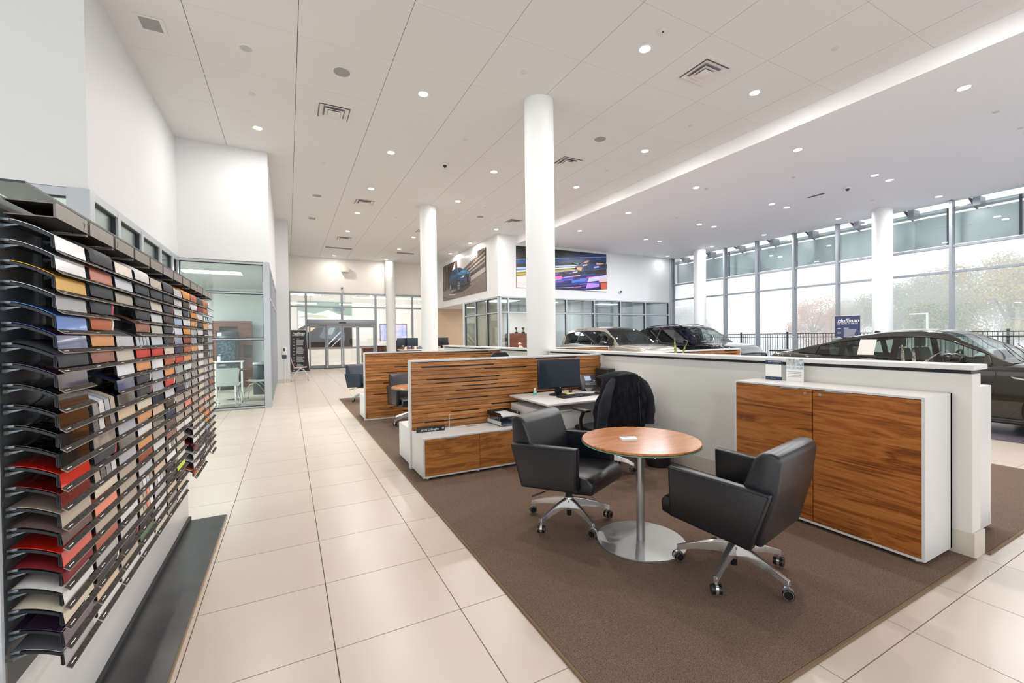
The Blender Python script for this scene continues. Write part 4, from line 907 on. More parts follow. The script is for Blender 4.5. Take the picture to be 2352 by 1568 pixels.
    part('dashboard', bx(NB(), dx, x1c - .1, -hw * .8, hw * .8, .8, deck(dx) - .0, .05, 3), mat('dash black', '#1d1e20', .7), t)
    sw = [(dx - .18 + .06 * math.sin(a), .38 + .18 * math.cos(a), deck(dx) - .02 + .17 * math.sin(a)) for a in [k * PI / 10 for k in range(21)]]
    part('steering_wheel', tube(NB(), sw, .016, 8), BLACK, t)
    # lights, grille
    xf_ = L / 2
    for s in (1, -1):
        part('headlight', bx(NB(), xf_ - .30, xf_ - .06, s * hw * .78 - .14, s * hw * .78 + .12, deck(xf_ - .2) - .20, deck(xf_ - .2) - .08, .03, 3), mat('headlight glass', '#c9ced6', .05, .6), t)
        part('taillight', bx(NB(), -xf_ - .0 + .02, -xf_ + .26, s * hw * .80 - .10, s * hw * .80 + .125, deck(-xf_ + .1) - .20, deck(-xf_ + .1) - .09, .03, 3), mat('taillight red', '#5d1418', .1), t)
    g = part('grille', bx(NB(), xf_ - .03, xf_ + .015, -.42, .42, .50, deck(xf_ - .1) - .06, .02, 2), bl, t)
    for k in range(13): part('grille_bar', bx(NB(), xf_ + .01, xf_ + .03, -.38 + k * .063 - .008, -.38 + k * .063 + .008, .52, deck(xf_ - .1) - .08, .003, 1), CHROME, g)
    if P.get('rails'):
        for s in (1, -1):
            zz = roof((xr + xf) / 2); part('roof_rail', tube(NB(), [(xr + .1, s * wtop * .93, roof(xr + .1) + .0), (xr + .25, s * wtop * .93, roof(xr + .25) + .05), ((xr + xf) / 2, s * wtop * .93, zz + .06), (xf - .45, s * wtop * .93, roof(xf - .45) + .055), (xf - .2, s * wtop * .93, roof(xf - .2) + .0)], .016, 8), P['rails'], t)
    part('aerial_fin', prism(NB(), [(xr + .15, roof(xr + .15) + .02), (xr + .32, roof(xr + .32) + .03), (xr + .17, roof(xr + .17) + .09)], 1, -.02, .02, .006, 2), paint, t)
    for s in (.35, -.25): part('wiper', tube(NB(), [(x1c - .02, s, deck(x1c) + .04), (x1c - .22, s + .28, roof(x1c - .22) + .035), (x1c - .34, s + .5, roof(x1c - .34) + .03)], .007, 6), bl, t)
    return t
CARG = glass('car glass', '#c9d4d0', .06)
PRIV = glass('privacy glass', '#23262a', .10)
def cpaint(n, c, me=.6, ro=.28): return mat(n, c, ro, me, coat=1.0)
sed = dict(L=4.94, W=1.90, cab=(-2.0, 1.02), deck=[(-2.5, .86), (-2.42, 1.06), (-2.0, 1.09), (-1.2, 1.05), (0, 1.0), (.9, .98), (1.15, .99), (2.0, .89), (2.35, .77), (2.47, .64)],
           roof=[(-2.0, 1.09), (-1.5, 1.24), (-.95, 1.39), (-.4, 1.47), (0, 1.475), (.28, 1.43), (.65, 1.23), (1.02, .99)], wtop=.64, roofspan=(-1.05, .22), side=(-1.42, .76), pillars=(-1.04, -.32), doors=(-1.16, -.32, .86), handles=(-1.0, -.12),
           mirror=(.48, 1.07), wheels=(-1.46, 1.52), wr=.35, seats=(-.02, -.95), paint=cpaint('olive black satin paint', '#2c2d26', .7, .24), interior=mat('olive grey seats', '#7b7f7a', .6), trim=mat('window chrome dark', '#2a2b2c', .15, .8))
s1 = car('sedan', 'dark olive sedan nearest the camera with a white sheet in its rear window', (9.68, 3.05, .004), sed)
part('window_sheet', prism(NB(), [(-.835, 1.07), (-.833, 1.07), (-.715, 1.33), (-.717, 1.33)], 0, -.81, -.57), mat('grey sheet', '#cfccc8', .6), s1, smooth=0, label='white printed sheet in the side window')
part('fender_vent', prism(NB(), [(1.02, .83), (1.36, .77), (1.36, .75), (1.05, .80)], 1, -.958, -.940, .003, 1), CHROME, s1)
part('boot_spoiler', bx(NB(), -2.46, -2.24, -.68, .68, 1.085, 1.115, .01, 2), mat('car black trim', '#101113', .12), s1)
suv = dict(L=4.95, W=1.98, cab=(-2.38, 1.20), deck=[(-2.5, .85), (-2.44, 1.12), (-1, 1.16), (0, 1.13), (1.0, 1.10), (1.3, 1.13), (2.0, 1.06), (2.35, .96), (2.5, .75)],
           roof=[(-2.40, 1.15), (-2.25, 1.40), (-1.95, 1.64), (-1.4, 1.73), (-.6, 1.755), (0, 1.745), (.35, 1.69), (.8, 1.42), (1.20, 1.12)], wtop=.68, roofspan=(-1.98, .26), side=(-2.02, .88), pillars=(-1.15, -.18), doors=(-1.15, -.13, .92), handles=(-.98, .05),
           mirror=(.66, 1.19), wheels=(-1.47, 1.50), wr=.38, seats=(.1, -.85), paint=cpaint('taupe metallic paint', '#9a9287', .5, .25), glass=CARG, priv=True)
car('suv', 'taupe metallic sport utility car behind the far slat partition', (10.72, 12.28, .004), suv)
suv2 = dict(suv); suv2.update(L=5.18, W=2.0, rails=cpaint('rail black', '#141517'), paint=cpaint('carbon black paint', '#17181c', .5, .15), roof=[(-2.40, 1.2), (-2.3, 1.45), (-2.1, 1.70), (-1.5, 1.79), (-.6, 1.81), (0, 1.80), (.35, 1.74), (.8, 1.46), (1.20, 1.14)], side=(-2.1, .88))
car('suv', 'large black sport utility car with roof rails by the tall windows', (14.55, 12.05, .004), suv2)
wh = dict(sed); wh.update(paint=cpaint('white car paint', '#e4e5e6', .1, .2))
car('sedan', 'white car at the right edge, mostly hidden behind the dark sedan', (13.85, 1.10, .004), wh)

# ------------------------------------------------------------------ large prints
def poly(bm, pts, y): bm.faces.new([bm.verts.new((p[0], y, p[1])) for p in pts])
def printed(name, label, cat, loc, rz, w_, h_, layers, frame=None):
    """flat print in the local x-z plane facing -y; layers = (colour, polygon) painted in order, 0..1 coordinates"""
    t = thing(name, label, cat, loc, rz)
    part('print_board', bx(NB(), 0, w_, 0, .02, 0, h_), mat('board ' + name, frame or '#2a2420', .35), t, smooth=0)
    by = {}
    for k, (c, pts) in enumerate(layers): by.setdefault(c, []).append((k, pts))
    for c, L_ in by.items():
        bm = NB()
        for k, pts in L_:
            q = [(min(max(p[0], 0), 1) * w_, min(max(p[1], 0), 1) * h_) for p in pts]; poly(bm, q, -.0008 - .00025 * k)
        part('printed_area', bm, mat('ink ' + c, c, .3), t, smooth=0)
    return t
def band(x0, x1, ya0, ya1, yb0, yb1): return [(x0, ya0), (x1, yb0), (x1, yb1), (x0, ya1)]
def ell(cx_, cy_, rx, ry, a0=0, a1=360, n=18): return [(cx_ + rx * math.cos(math.radians(a0 + (a1 - a0) * i / n)), cy_ + ry * math.sin(math.radians(a0 + (a1 - a0) * i / n))) for i in range(n + (0 if a1 - a0 == 360 else 1))]
lay = [('#6f625c', [(0, 0), (1, 0), (1, .42), (0, .28)]), ('#c9c3c6', [(.38, .6), (.75, .7), (.75, 1), (.38, 1)]), ('#3b2b20', [(0, .28), (.10, .33), (.10, 1), (0, 1)]), ('#6b5138', band(.03, .05, .3, 1, .31, 1)), ('#1e1714', [(.10, .32), (.22, .38), (.22, 1), (.1, 1)]),
       ('#8d7660', band(.11, .13, .3, 1, .31, 1)), ('#2b211d', [(.22, .4), (.40, .5), (.40, 1), (.22, 1)]), ('#d8d0cc', [(.25, .55), (.33, .62), (.33, .96), (.27, .8)]), ('#55443a', [(.34, .5), (.4, .5), (.4, 1), (.34, 1)]),
       ('#e7dccf', [(.75, .72), (.85, .78), (.85, 1), (.75, 1)]), ('#41332b', [(.85, .75), (1, .86), (1, 1), (.85, 1)])]
for k, c in enumerate(['#5a5238', '#2e2620', '#8c7a6a', '#3a2d26', '#b9a797', '#4a3a31', '#94857b', '#2c2320']): lay.append((c, band(.42, 1, .60 - .034 * k, .63 - .034 * k, .97 - .05 * k, 1.01 - .05 * k)))
lay += [('#a3968f', [(.6, .28), (1, .45), (1, .56), (.6, .40)]), ('#7d6f68', [(.05, .10), (.6, .12), (.9, .28), (.6, .28), (0, .24)]), ('#cfc7c2', band(.18, .34, .14, .155, .10, .115)), ('#1d1714', [(0, 0), (.32, 0), (0, .12)]), ('#332a27', [(.22, .14), (.52, .12), (.72, .22), (.66, .28), (.3, .2)]),
        ('#17405f', [(.187, .53), (.2, .60), (.227, .68), (.276, .77), (.335, .80), (.40, .80), (.48, .765), (.54, .70), (.66, .61), (.70, .52), (.705, .36), (.69, .26), (.542, .235), (.47, .26), (.40, .22), (.24, .25), (.19, .35)]),
        ('#102c44', [(.188, .50), (.30, .56), (.40, .55), (.41, .30), (.2, .30)]), ('#1d4f73', [(.195, .56), (.30, .63), (.40, .62), (.40, .58), (.30, .59)]),
        ('#2f6f98', [(.39, .655), (.50, .70), (.54, .695), (.655, .61), (.69, .53), (.55, .565), (.43, .585)]), ('#4a8cb4', [(.44, .64), (.52, .67), (.62, .62), (.55, .60)]),
        ('#0c1822', [(.235, .665), (.28, .745), (.33, .77), (.35, .66)]), ('#23394a', [(.25, .675), (.285, .735), (.30, .745), (.30, .67)]), ('#0e2434', [(.365, .66), (.375, .775), (.42, .78), (.485, .745), (.52, .69), (.44, .655)]), ('#3d5a70', [(.39, .67), (.395, .77), (.41, .77), (.43, .67)]),
        ('#0a1016', [(.19, .31), (.40, .25), (.54, .235), (.69, .26), (.695, .32), (.55, .29), (.43, .36), (.2, .38)]), ('#0b0f13', [(.595, .33), (.61, .53), (.685, .53), (.695, .33)]), ('#c9d3d8', [(.47, .50), (.50, .535), (.56, .53), (.57, .50), (.52, .485)]), ('#10181f', ell(.505, .51, .014, .016)), ('#c9d3d8', [(.685, .50), (.70, .51), (.702, .48)]),
        ('#9aa4ab', [(.60, .34), (.605, .50), (.61, .51), (.607, .34)]), ('#9aa4ab', [(.642, .34), (.642, .51), (.648, .51), (.648, .34)]), ('#9aa4ab', [(.682, .35), (.675, .51), (.68, .51), (.69, .35)]), ('#2a2f34', [(.47, .36), (.49, .42), (.57, .38), (.57, .31)]),
        ('#0a0b0c', ell(.424, .315, .046, .155)), ('#6f767b', ell(.428, .315, .031, .11)), ('#1a1d20', ell(.428, .315, .024, .085)), ('#b4b7b9', [(.42, .23), (.436, .40), (.44, .40), (.425, .23)]), ('#b4b7b9', [(.405, .31), (.45, .325), (.45, .31), (.405, .30)]), ('#0a0b0c', ell(.217, .33, .024, .10)), ('#8a9095', ell(.219, .33, .014, .065)),
        ('#17405f', ell(.335, .66, .018, .03))]
# the car print hangs on the wall that faces the aisle (x = 7.3), left edge farthest from the camera
printed('wall_print', 'large print of a blue car on a city street high on the wall', 'print', (7.275, 21.7, 3.37), -PI / 2, 5.5, 1.80, lay)
R_ = random.Random(4); lay = [('#12140f', [(0, .62), (1, .8), (1, 1), (0, 1)])]
for k in range(26):
    z_ = R_.uniform(.66, .98); c = R_.choice(['#1b2016', '#2c3320', '#3b4026', '#0c0e10', '#151a2a', '#20242c']); x_ = R_.uniform(0, .8); lay.append((c, band(x_, x_ + R_.uniform(.1, .35), z_, z_ + .03, z_ + .03, z_ + .06)))
lay += [('#0b1a44', [(.3, .70), (1, .92), (1, 1), (.62, .98)]), ('#1c2f6e', [(.62, .87), (1, .93), (1, .98), (.8, .97)]), ('#9fb9d8', band(0, 1, .66, .675, .93, .94)), ('#1a3f78', band(0, 1, .56, .655, .83, .92)), ('#0c2350', band(.3, 1, .60, .65, .80, .85)), ('#b8cfe6', band(0, 1, .44, .475, .72, .75)), ('#4a86b6', band(0, .3, .39, .44, .47, .52)),
        ('#e4e0d6', band(0, 1, .36, .40, .70, .73)), ('#b3a03f', band(0, .62, .27, .35, .48, .55)), ('#8d7a22', band(0, .4, .24, .29, .38, .43)), ('#e2d8d2', [(0, 0), (.5, 0), (1, .55), (1, .68), (0, .26)]), ('#d8cfd2', band(0, .3, .05, .12, .1, .18)),
        ('#160f1c', [(.28, .22), (1, .50), (1, .62), (.3, .30)]), ('#2a1530', [(.25, 0), (1, 0), (1, .52), (.25, .24)]), ('#101c4e', [(.3, .0), (1, .0), (1, .48), (.55, .30), (.3, .12)])]
for k in range(110):
    x_ = R_.uniform(.3, .9); z_ = R_.uniform(.02, .38); ln = R_.uniform(.06, .3); c = R_.choice(['#1d3f9c', '#0d1b52', '#2f62c8', '#5a2a78', '#b04aa0', '#17225c', '#0b1130', '#7a3ac0', '#2440b8', '#3a1238']); lay.append((c, band(x_, min(1, x_ + ln), z_, z_ + .025, z_ + ln * .38, z_ + .03 + ln * .38)))
lay += [('#e86cb4', band(.26, .47, .20, .28, .26, .345)), ('#f29acb', band(.27, .46, .185, .2, .25, .262)), ('#f0b6d8', band(.5, .68, .30, .315, .38, .40)), ('#3d77d8', band(.58, .76, .17, .24, .25, .32)), ('#c8c4e6', [(.76, .22), (1, .33), (1, .45), (.78, .34)]), ('#e0b0b4', [(.9, .24), (1, .26), (1, .34), (.9, .32)]), ('#c05a3a', band(.92, 1, .06, .22, .06, .24)),
        ('#b78ae0', [(.74, .05), (.9, .12), (.9, .2), (.76, .2)]), ('#f0eef6', [(.72, 0), (1, 0), (1, .06)]), ('#9fb4e6', band(.3, .6, .0, .012, .06, .075)),
        ('#14306e', [(.64, .52), (.63, .60), (.70, .72), (.76, .78), (.86, .77), (.95, .74), (1, .74), (1, .62), (.86, .56), (.68, .47)]), ('#e8a95c', [(.635, .585), (.64, .53), (.69, .50), (.70, .60)]), ('#d9362e', ell(.655, .6, .012, .012)), ('#e2a05a', [(.71, .715), (.76, .79), (.80, .79), (.75, .72)]), ('#0a0d18', [(.76, .72), (.79, .775), (.86, .76), (.86, .72)]),
        ('#dfe6f2', band(.71, .76, .63, .66, .66, .69)), ('#e6b070', band(.87, .96, .70, .74, .72, .75)), ('#0a0c12', ell(.745, .60, .03, .05)), ('#0a0c12', ell(.955, .68, .03, .05)), ('#bcd0ea', band(.84, .90, .60, .64, .63, .67)), ('#0d0f18', band(.65, .7, .46, .50, .47, .51)), ('#3f8f78', band(.60, .66, .68, .70, .66, .70)), ('#2b2228', ell(.45, .38, .02, .03)), ('#4a4045', ell(.52, .42, .03, .02)), ('#e9edf2', ell(.275, .37, .012, .06))]
printed('wall_print', 'large print of a blurred racing car high on the far wall', 'print', (8.11, 15.075, 3.43), 0, 4.58, 1.66, lay)
t = thing('motion_detector', 'small white detector box at the corner of the racing print', 'detector', (8.93, 15.05, 4.92)); part('detector_box', bx(NB(), -.09, .09, -.06, .03, 0, .14, .01, 2), WHITE, t); part('detector_lens', bx(NB(), -.05, .05, -.064, -.06, .03, .09, .001, 1), PAPER, t)

# ------------------------------------------------------------------ banners, stand, far chair
def banner(x, y, rz, w0, w1, h_, label, full=True, tint='#1b1b1c'):
    t = thing('banner_stand', label, 'banner', (x, y, .0), rz, 'roll-up banners')
    part('banner_sheet', prism(NB(), [(-w0 / 2, .05), (w0 / 2, .05), (w0 / 2 - (w0 - w1), h_), (-w0 / 2, h_)], 1, -.004, .004), mat('banner ' + tint, tint, .5), t, smooth=0)
    part('banner_base', bx(NB(), -w0 / 2, w0 / 2, -.08, .08, 0, .05, .01, 2), SATIN, t); part('top_bar', bx(NB(), -w0 / 2, w0 / 2 - (w0 - w1), -.01, .01, h_ - .005, h_ + .012, .003, 1), SATIN, t)
    part('support_pole', cyl(NB(), (0, .02, .04), (0, .02, h_ - .02), .01, seg=8), SATIN, t)
    R0 = (PI / 2, 0, 0); l = -w0 / 2
    text('Hoffman', .135 * w1 / .56, (l + .06 * w1 / .56, -.006, h_ - .19), R0, PWHITE, t, shear=.2); text('100 YEARS OF TRUST', .049 * w1 / .56, (l + .05, -.006, h_ - .26), R0, PWHITE, t)
    part('rule', bx(NB(), l + .05, l + w1 - .05, -.006, -.004, h_ - .205, h_ - .20), PWHITE, t, smooth=0)
    if full:
        for k, s in enumerate(('TRUST', 'EXPERIENCE', 'SELECTION', 'QUALITY')):
            z0 = h_ - .40 - .37 * k; text(s, .042, (l + .22, -.006, z0), R0, PWHITE, t); bm = NB(); r_ = random.Random(k)
            for q in range(6 if k < 3 else 3): bx(bm, l + .22, l + .22 + r_.uniform(.24, .32), -.0055, -.004, z0 - .05 - .04 * q, z0 - .032 - .04 * q)
            part('small_print', bm, mat('grey ink', '#b9b9b9', .5), t, smooth=0)
        for k in range(11):
            z0 = h_ - .39 - .135 * k; bm = NB()
            if k % 2: lathe(bm, [(.045, 0), (.03, 0), (.03, .001), (.045, .001)], seg=16); [setattr(v, 'co', Vector((v.co.x + l + .11, -.005 - v.co.z, v.co.y * .55 + z0))) for v in bm.verts]
            else: bx(bm, l + .07, l + .15, -.0055, -.004, z0 - .012, z0 + .012)
            part('round_badge' if k % 2 else 'badge', bm, mat('red badge', '#d22f3a', .5) if k == 8 else mat('grey ink', '#b9b9b9', .5), t, smooth=0)
    return t
banner(.46, 20.95, math.radians(14), .74, .60, 1.86, 'black banner on a stand beside the sliding doors', True)
banner(15.35, 6.95, math.radians(-68), .62, .62, 1.98, 'navy banner on a stand in front of the tall windows', True, '#2c3554')
t = thing('sanitizer_stand', 'white hand sanitizer dispenser on a thin white pole', 'dispenser', (-.12, 15.75, 0))
part('dispenser_body', bx(NB(), -.07, .07, -.05, .05, .95, 1.22, .02, 3), WHITE, t); part('dispenser_window', bx(NB(), -.018, .018, -.053, -.049, 1.08, 1.18, .004, 1), BLACK, t); part('drip_tray', prism(NB(), [(-.06, .83), (.06, .83), (.07, .95), (-.07, .95)], 1, -.06, .04), mat('slate plastic', '#3d4656', .5), t)
part('pole', cyl(NB(), (0, 0, .01), (0, 0, .9), .014, seg=12), WHITE, t); part('stand_foot', bx(NB(), -.16, .16, -.12, .12, 0, .012, .004, 1), WHITE, t)
def shellchair(x, y, rz, label, m):
    t = thing('shell_chair', label, 'chair', (x, y, 0), rz, 'white shell chairs')
    def f(u, v):
        a = (v - .5) * 2
        if u < .5: s = u * 2; X_ = .24 - .42 * s; Z_ = .44 + .02 * (1 - s) - .015 * math.sin(s * PI); w_ = .21 + .01 * s; dz = .03 * a * a
        else: s = (u - .5) * 2; X_ = -.18 - .05 * math.sin(s * 1.5) - .06 * s; Z_ = .44 + .40 * s; w_ = .21 - .02 * math.sin(s * PI) + .03 * s; dz = 0
        if u > .92: w_ *= 1 - ((u - .92) / .08) ** 2 * .15
        return (X_ + (.035 * a * a if u > .55 else 0), a * w_, Z_ + dz)
    bm = NB(); grid(bm, f, 24, 12); bmesh.ops.solidify(bm, geom=bm.faces[:], thickness=.01); part('seat_shell', bm, m, t, smooth=60)
    for s in (1, -1):
        part('leg', tube(NB(), [(.02, .16 * s, .43), (.14, .19 * s, .38), (.24, .22 * s, .22), (.27, .23 * s, .02)], .011, 8), CHROME, t)
        part('leg', tube(NB(), [(.02, .16 * s, .43), (-.08, .18 * s, .34), (-.2, .21 * s, .16), (-.27, .22 * s, .02)], .011, 8), CHROME, t)
        for q in (.27, -.27): part('foot', cyl(NB(), (q, .225 * s, 0), (q, .225 * s, .025), .014, seg=10), BLACK, t)
    part('crossbar', tube(NB(), [(.02, -.16, .43), (.02, .16, .43)], .012, 8), CHROME, t)
    return t
SHW = mat('white shell', '#edeeec', .35)
shellchair(.34, 16.9, 0, 'cream shell chair with chrome legs before the black banner', mat('cream shell', '#d8cfc6', .4))
shellchair(-1.2, 11.55, PI / 2, 'white shell chair behind the glass seen from the back', SHW)
shellchair(-.67, 12.2, math.radians(172), 'white shell chair behind the glass seen from the side', SHW)
t = thing('cafe_table', 'small round table with chrome pole behind the glass', 'table', (-1.15, 12.4, 0)); part('table_top', cyl(NB(), (0, 0, .72), (0, 0, .74), .36, seg=40), WOODD, t); part('pole', cyl(NB(), (0, 0, .01), (0, 0, .72), .03, seg=18), CHROME, t); part('base_plate', lathe(NB(), [(.01, .02), (.2, .012), (.2, 0), (.01, 0)], seg=36), CHROME, t)
# glass room furniture
t = thing('wall_unit', 'tall brown wood wall unit behind the glass', 'cabinet', (-1.5, 16.0, 0))
for a, b, c, d in ((-2.05, -1.85, 0, 2.05), (-1.85, -1.38, 1.88, 2.05), (-1.38, -1.25, 0, 2.05), (-1.25, -1.02, 0, .9), (-1.25, -1.02, 1.3, 2.05), (-1.85, -1.38, 0, .25)): part('wood_panel', bx(NB(), a, b, 15.7, 16.2, c, d), wood('red brown wood', 0, ('#5a2a16', '#7d4026', '#975436'), rnd=False), t, True, smooth=0)
part('shelf_back', bx(NB(), -1.85, -1.02, 16.15, 16.2, .25, 1.88), mat('lit shelf', '#a98e7c', .5), t, True)
for z_ in (1.0, 1.2): part('shelf_board', bx(NB(), -1.25, -1.02, 15.75, 16.15, z_, z_ + .02), WOODD, t, True)
t = thing('drinks_cooler', 'tall dark glass-fronted drinks machine against the wood unit', 'machine', (-1.58, 15.3, 0)); part('cooler_case', bx(NB(), -1.86, -1.34, 15.0, 15.6, .78, 1.72, .01, 2), mat('cooler navy', '#18242e', .25), t, True)
part('cooler_door', bx(NB(), -1.83, -1.40, 14.985, 14.998, .82, 1.52), mat('cooler glass', '#56707f', .08, .3, vary=(18, '#1b2a36')), t, True); part('cooler_lower', bx(NB(), -1.86, -1.34, 15.0, 15.6, .02, .76, .01, 2), mat('cooler navy', '#18242e'), t, True); part('lower_door', bx(NB(), -1.80, -1.40, 14.985, 14.998, .08, .7), MATS['cooler glass'], t, True)
part('label_panel', bx(NB(), -1.83, -1.72, 14.985, 14.999, 1.58, 1.68), PWHITE, t, True)
t = thing('white_frame_stand', 'white frame stand with thin top in front of the cooler', 'stand', (-1.5, 14.4, 0)); 
for a in (-1.80, -1.18): part('stand_post', bx(NB(), a - .02, a + .02, 14.3, 14.5, 0, .84), SHW, t, True, smooth=0)
part('stand_top', bx(NB(), -1.85, -1.13, 14.28, 14.52, .84, .87), SHW, t, True, smooth=0)
t = thing('trash_can', 'tall dark trash can with grey lid behind the glass', 'bin', (-.68, 13.4, 0)); part('can_body', bx(NB(), -.16, .16, -.16, .16, 0, .78, .02, 2), mat('can dark', '#2f3e44', .4), t); part('can_lid', bx(NB(), -.17, .17, -.17, .17, .78, .86, .02, 2), SATIN, t)
t = thing('soap_bottle', 'white pump bottle standing on the white frame stand', 'bottle', (-1.72, 14.38, .87)); part('bottle_body', lathe(NB(), [(.035, 0), (.04, .01), (.04, .12), (.015, .15)], seg=16), SHW, t); part('bottle_pump', tube(NB(), [(0, 0, .15), (0, 0, .19), (.04, 0, .19)], .008, 8), SHW, t)

# ------------------------------------------------------------------ far reception, office, people
t = thing('reception_counter', 'white reception counter with wood front far behind the second column', 'counter', (4.9, 16.0, 0)); part('counter_body', bx(NB(), 3.7, 6.2, 15.7, 16.3, 0, 1.0, .01, 1), WOODD, t, True); part('counter_top', bx(NB(), 3.65, 6.25, 15.65, 16.35, 1.0, 1.04, .005, 1), WHITE, t, True)
for k, (x_, y_, rz_, w_, l) in enumerate(((3.80, 16.1, 0, .42, 'small black monitor on the counter left of the second column'), (4.12, 15.95, .05, .42, 'black monitor beside the smaller one on the counter'), (5.02, 15.9, .1, .55, 'black monitor seen from behind right of the second column'), (5.35, 16.2, -.3, .5, 'black monitor tilted behind the other beside the seated person'))):
    monitor((x_, y_, 1.04), rz_ + (PI if k > 1 else 0), w_, .32, l, .26, 'monitors on the reception counter', False)
rr = random.Random(2)
for k in range(9):
    x_ = 3.72 + .09 * k; l_ = ['small brown gift bag', 'small white box', 'brown paper cup', 'little white bag', 'blue flower pot', 'brown carton', 'small red-brown box', 'white mug', 'narrow brown bag'][k]
    t = thing('counter_item', l_ + ' on the reception counter, ' + NUM[k].replace('top', 'first') + ' from the left', 'item', (x_, 15.76, 1.04), rr.uniform(-.3, .3), 'small goods on the reception counter')
    h_ = rr.uniform(.07, .13); part('item_body', prism(NB(), [(-.035, 0), (.035, 0), (.028, h_), (-.028, h_)], 1, -.03, .03), mat('item %d' % (k % 4), ['#6b3f2c', '#d8d2c8', '#8a5a3c', '#5f78a8'][k % 4], .5), t); part('item_top', bx(NB(), -.02, .02, -.02, .02, h_, h_ + .015), PAPER, t)
def person(x, y, rz, label, skin, hair, shirt, bald=False, zs=.0):
    t = thing('person', label, 'person', (x, y, zs), rz)
    def skinned(name_, verts, edges, rad, m, sub=2, root=0):
        me = bpy.data.meshes.new(name_); me.from_pydata(verts, edges, []); o = bpy.data.objects.new(name_, me); COL.objects.link(o)
        s = o.modifiers.new('s', 'SKIN'); o.modifiers.new('u', 'SUBSURF').levels = sub
        for i, r_ in enumerate(rad): me.skin_vertices[0].data[i].radius = (r_ if isinstance(r_, tuple) else (r_, r_))
        me.skin_vertices[0].data[root].use_root = True
        dg = bpy.context.evaluated_depsgraph_get(); dg.update(); m2 = bpy.data.meshes.new_from_object(o.evaluated_get(dg)); bpy.data.objects.remove(o)
        m2.materials.clear(); m2.materials.append(m); m2.polygons.foreach_set('use_smooth', [True] * len(m2.polygons)); return part(name_, m2, None, t)
    # seated body facing +x : pelvis, spine, neck, head, arms towards a desk, thighs, shanks, feet
    V = [(0, 0, .50), (.0, 0, .66), (.02, 0, .84), (.03, 0, .96), (.05, 0, 1.04), (.07, 0, 1.12), (.08, 0, 1.20)]
    E_ = [(0, 1), (1, 2), (2, 3), (3, 4), (4, 5), (5, 6)]; Rd = [(.15, .12), (.13, .11), (.16, .11), (.12, .09), (.05, .055), (.085, .075), (.07, .065)]
    for s in (1, -1):
        b = len(V); V += [(.02, .17 * s, .93), (.05, .22 * s, .75), (.22, .18 * s, .68), (.36, .13 * s, .72), (.44, .12 * s, .72)]; E_ += [(3, b), (b, b + 1), (b + 1, b + 2), (b + 2, b + 3), (b + 3, b + 4)]; Rd += [.065, .05, .042, .03, .028]
        b = len(V); V += [(.06, .11 * s, .50), (.42, .13 * s, .50), (.44, .13 * s, .25), (.42, .13 * s, .07), (.54, .14 * s, .04)]; E_ += [(0, b), (b, b + 1), (b + 1, b + 2), (b + 2, b + 3), (b + 3, b + 4)]; Rd += [.09, .065, .055, .04, .035]
    skinned('body', V, E_, Rd, skin)
    skinned('clothing', [(0, 0, .50), (.0, 0, .66), (.02, 0, .84), (.03, 0, .965), (.02, .17, .93), (.05, .22, .75), (.20, .185, .69), (.02, -.17, .93), (.05, -.22, .75), (.20, -.185, .69)], [(0, 1), (1, 2), (2, 3), (3, 4), (4, 5), (5, 6), (3, 7), (7, 8), (8, 9)], [(.165, .135), (.145, .125), (.175, .125), (.10, .08), .078, .062, .055, .078, .062, .055], shirt)
    for s in (1, -1):
        part('ear', sph(NB(), (.06, .078 * s, 1.14), .02, 10, (.7, .4, 1.2)), skin, t); part('eye', sph(NB(), (.148, .03 * s, 1.155), .010, 8), BLACK, t)
    part('nose', prism(NB(), [(.14, 1.165), (.172, 1.125), (.14, 1.12)], 1, -.012, .012, .004, 2), skin, t); part('mouth', bx(NB(), .135, .150, -.022, .022, 1.085, 1.092, .002, 1), mat('lips', '#a8605a', .5), t)
    if not bald: part('hair', sph(NB(), (.055, 0, 1.19), .088, 18, (1.0, .95, .85)), hair, t)
    else: part('hair', sph(NB(), (.045, 0, 1.13), .083, 18, (.9, 1.0, .5)), hair, t)
    for s in (1, -1):
        for f in range(4): tp = .005 * (1.5 - abs(f - 1.4)); part('finger', tube(NB(), [(.44, (.12 + .016 * (f - 1.5)) * s, .722), (.49 + tp, (.12 + .018 * (f - 1.5)) * s, .722), (.52 + tp * 2, (.12 + .018 * (f - 1.5)) * s, .708)], [.009, .008, .006], 6), skin, t)
        part('thumb', tube(NB(), [(.42, .10 * s, .72), (.45, .075 * s, .715), (.475, .07 * s, .71)], [.010, .009, .007], 6), skin, t)
    return t
def stool(x, y, rz, label):
    t = thing('desk_chair', label, 'chair', (x, y, 0), rz); part('seat_cushion', bx(NB(), -.22, .24, -.23, .23, .36, .43, .02, 2), BLACK, t); part('gas_column', cyl(NB(), (0, 0, .05), (0, 0, .36), .025), SATIN, t)
    part('base_plate', lathe(NB(), [(.01, .06), (.28, .02), (.28, 0), (.01, 0)], seg=24), BLACK, t); part('backrest', prism(NB(), [(-.26, .5), (-.22, .5), (-.27, 1.1), (-.31, 1.1)], 1, -.22, .22, .01, 2), mat('tan mesh', '#a89478', .6) if 'tan' in label else BLACK, t); part('back_bar', tube(NB(), [(0, 0, .36), (-.27, 0, .36), (-.26, 0, .6)], .015), SATIN, t); return t
SK1 = mat('skin a', '#c99a80', .5); SK2 = mat('skin b', '#d39a7c', .5)
person(5.80, 16.75, math.radians(200), 'person with brown hair and dark top seated behind the counter monitors', SK1, mat('brown hair', '#4a3226', .7), mat('dark shirt', '#26262a', .8), zs=.02)
stool(5.83, 16.76, math.radians(200), 'black chair under the person behind the counter monitors')
person(9.35, 17.0, math.radians(150), 'bald person in a rust top seated in the glass office', SK2, mat('short hair', '#b98d78', .6), mat('rust shirt', '#c07a62', .8), bald=True, zs=.0)
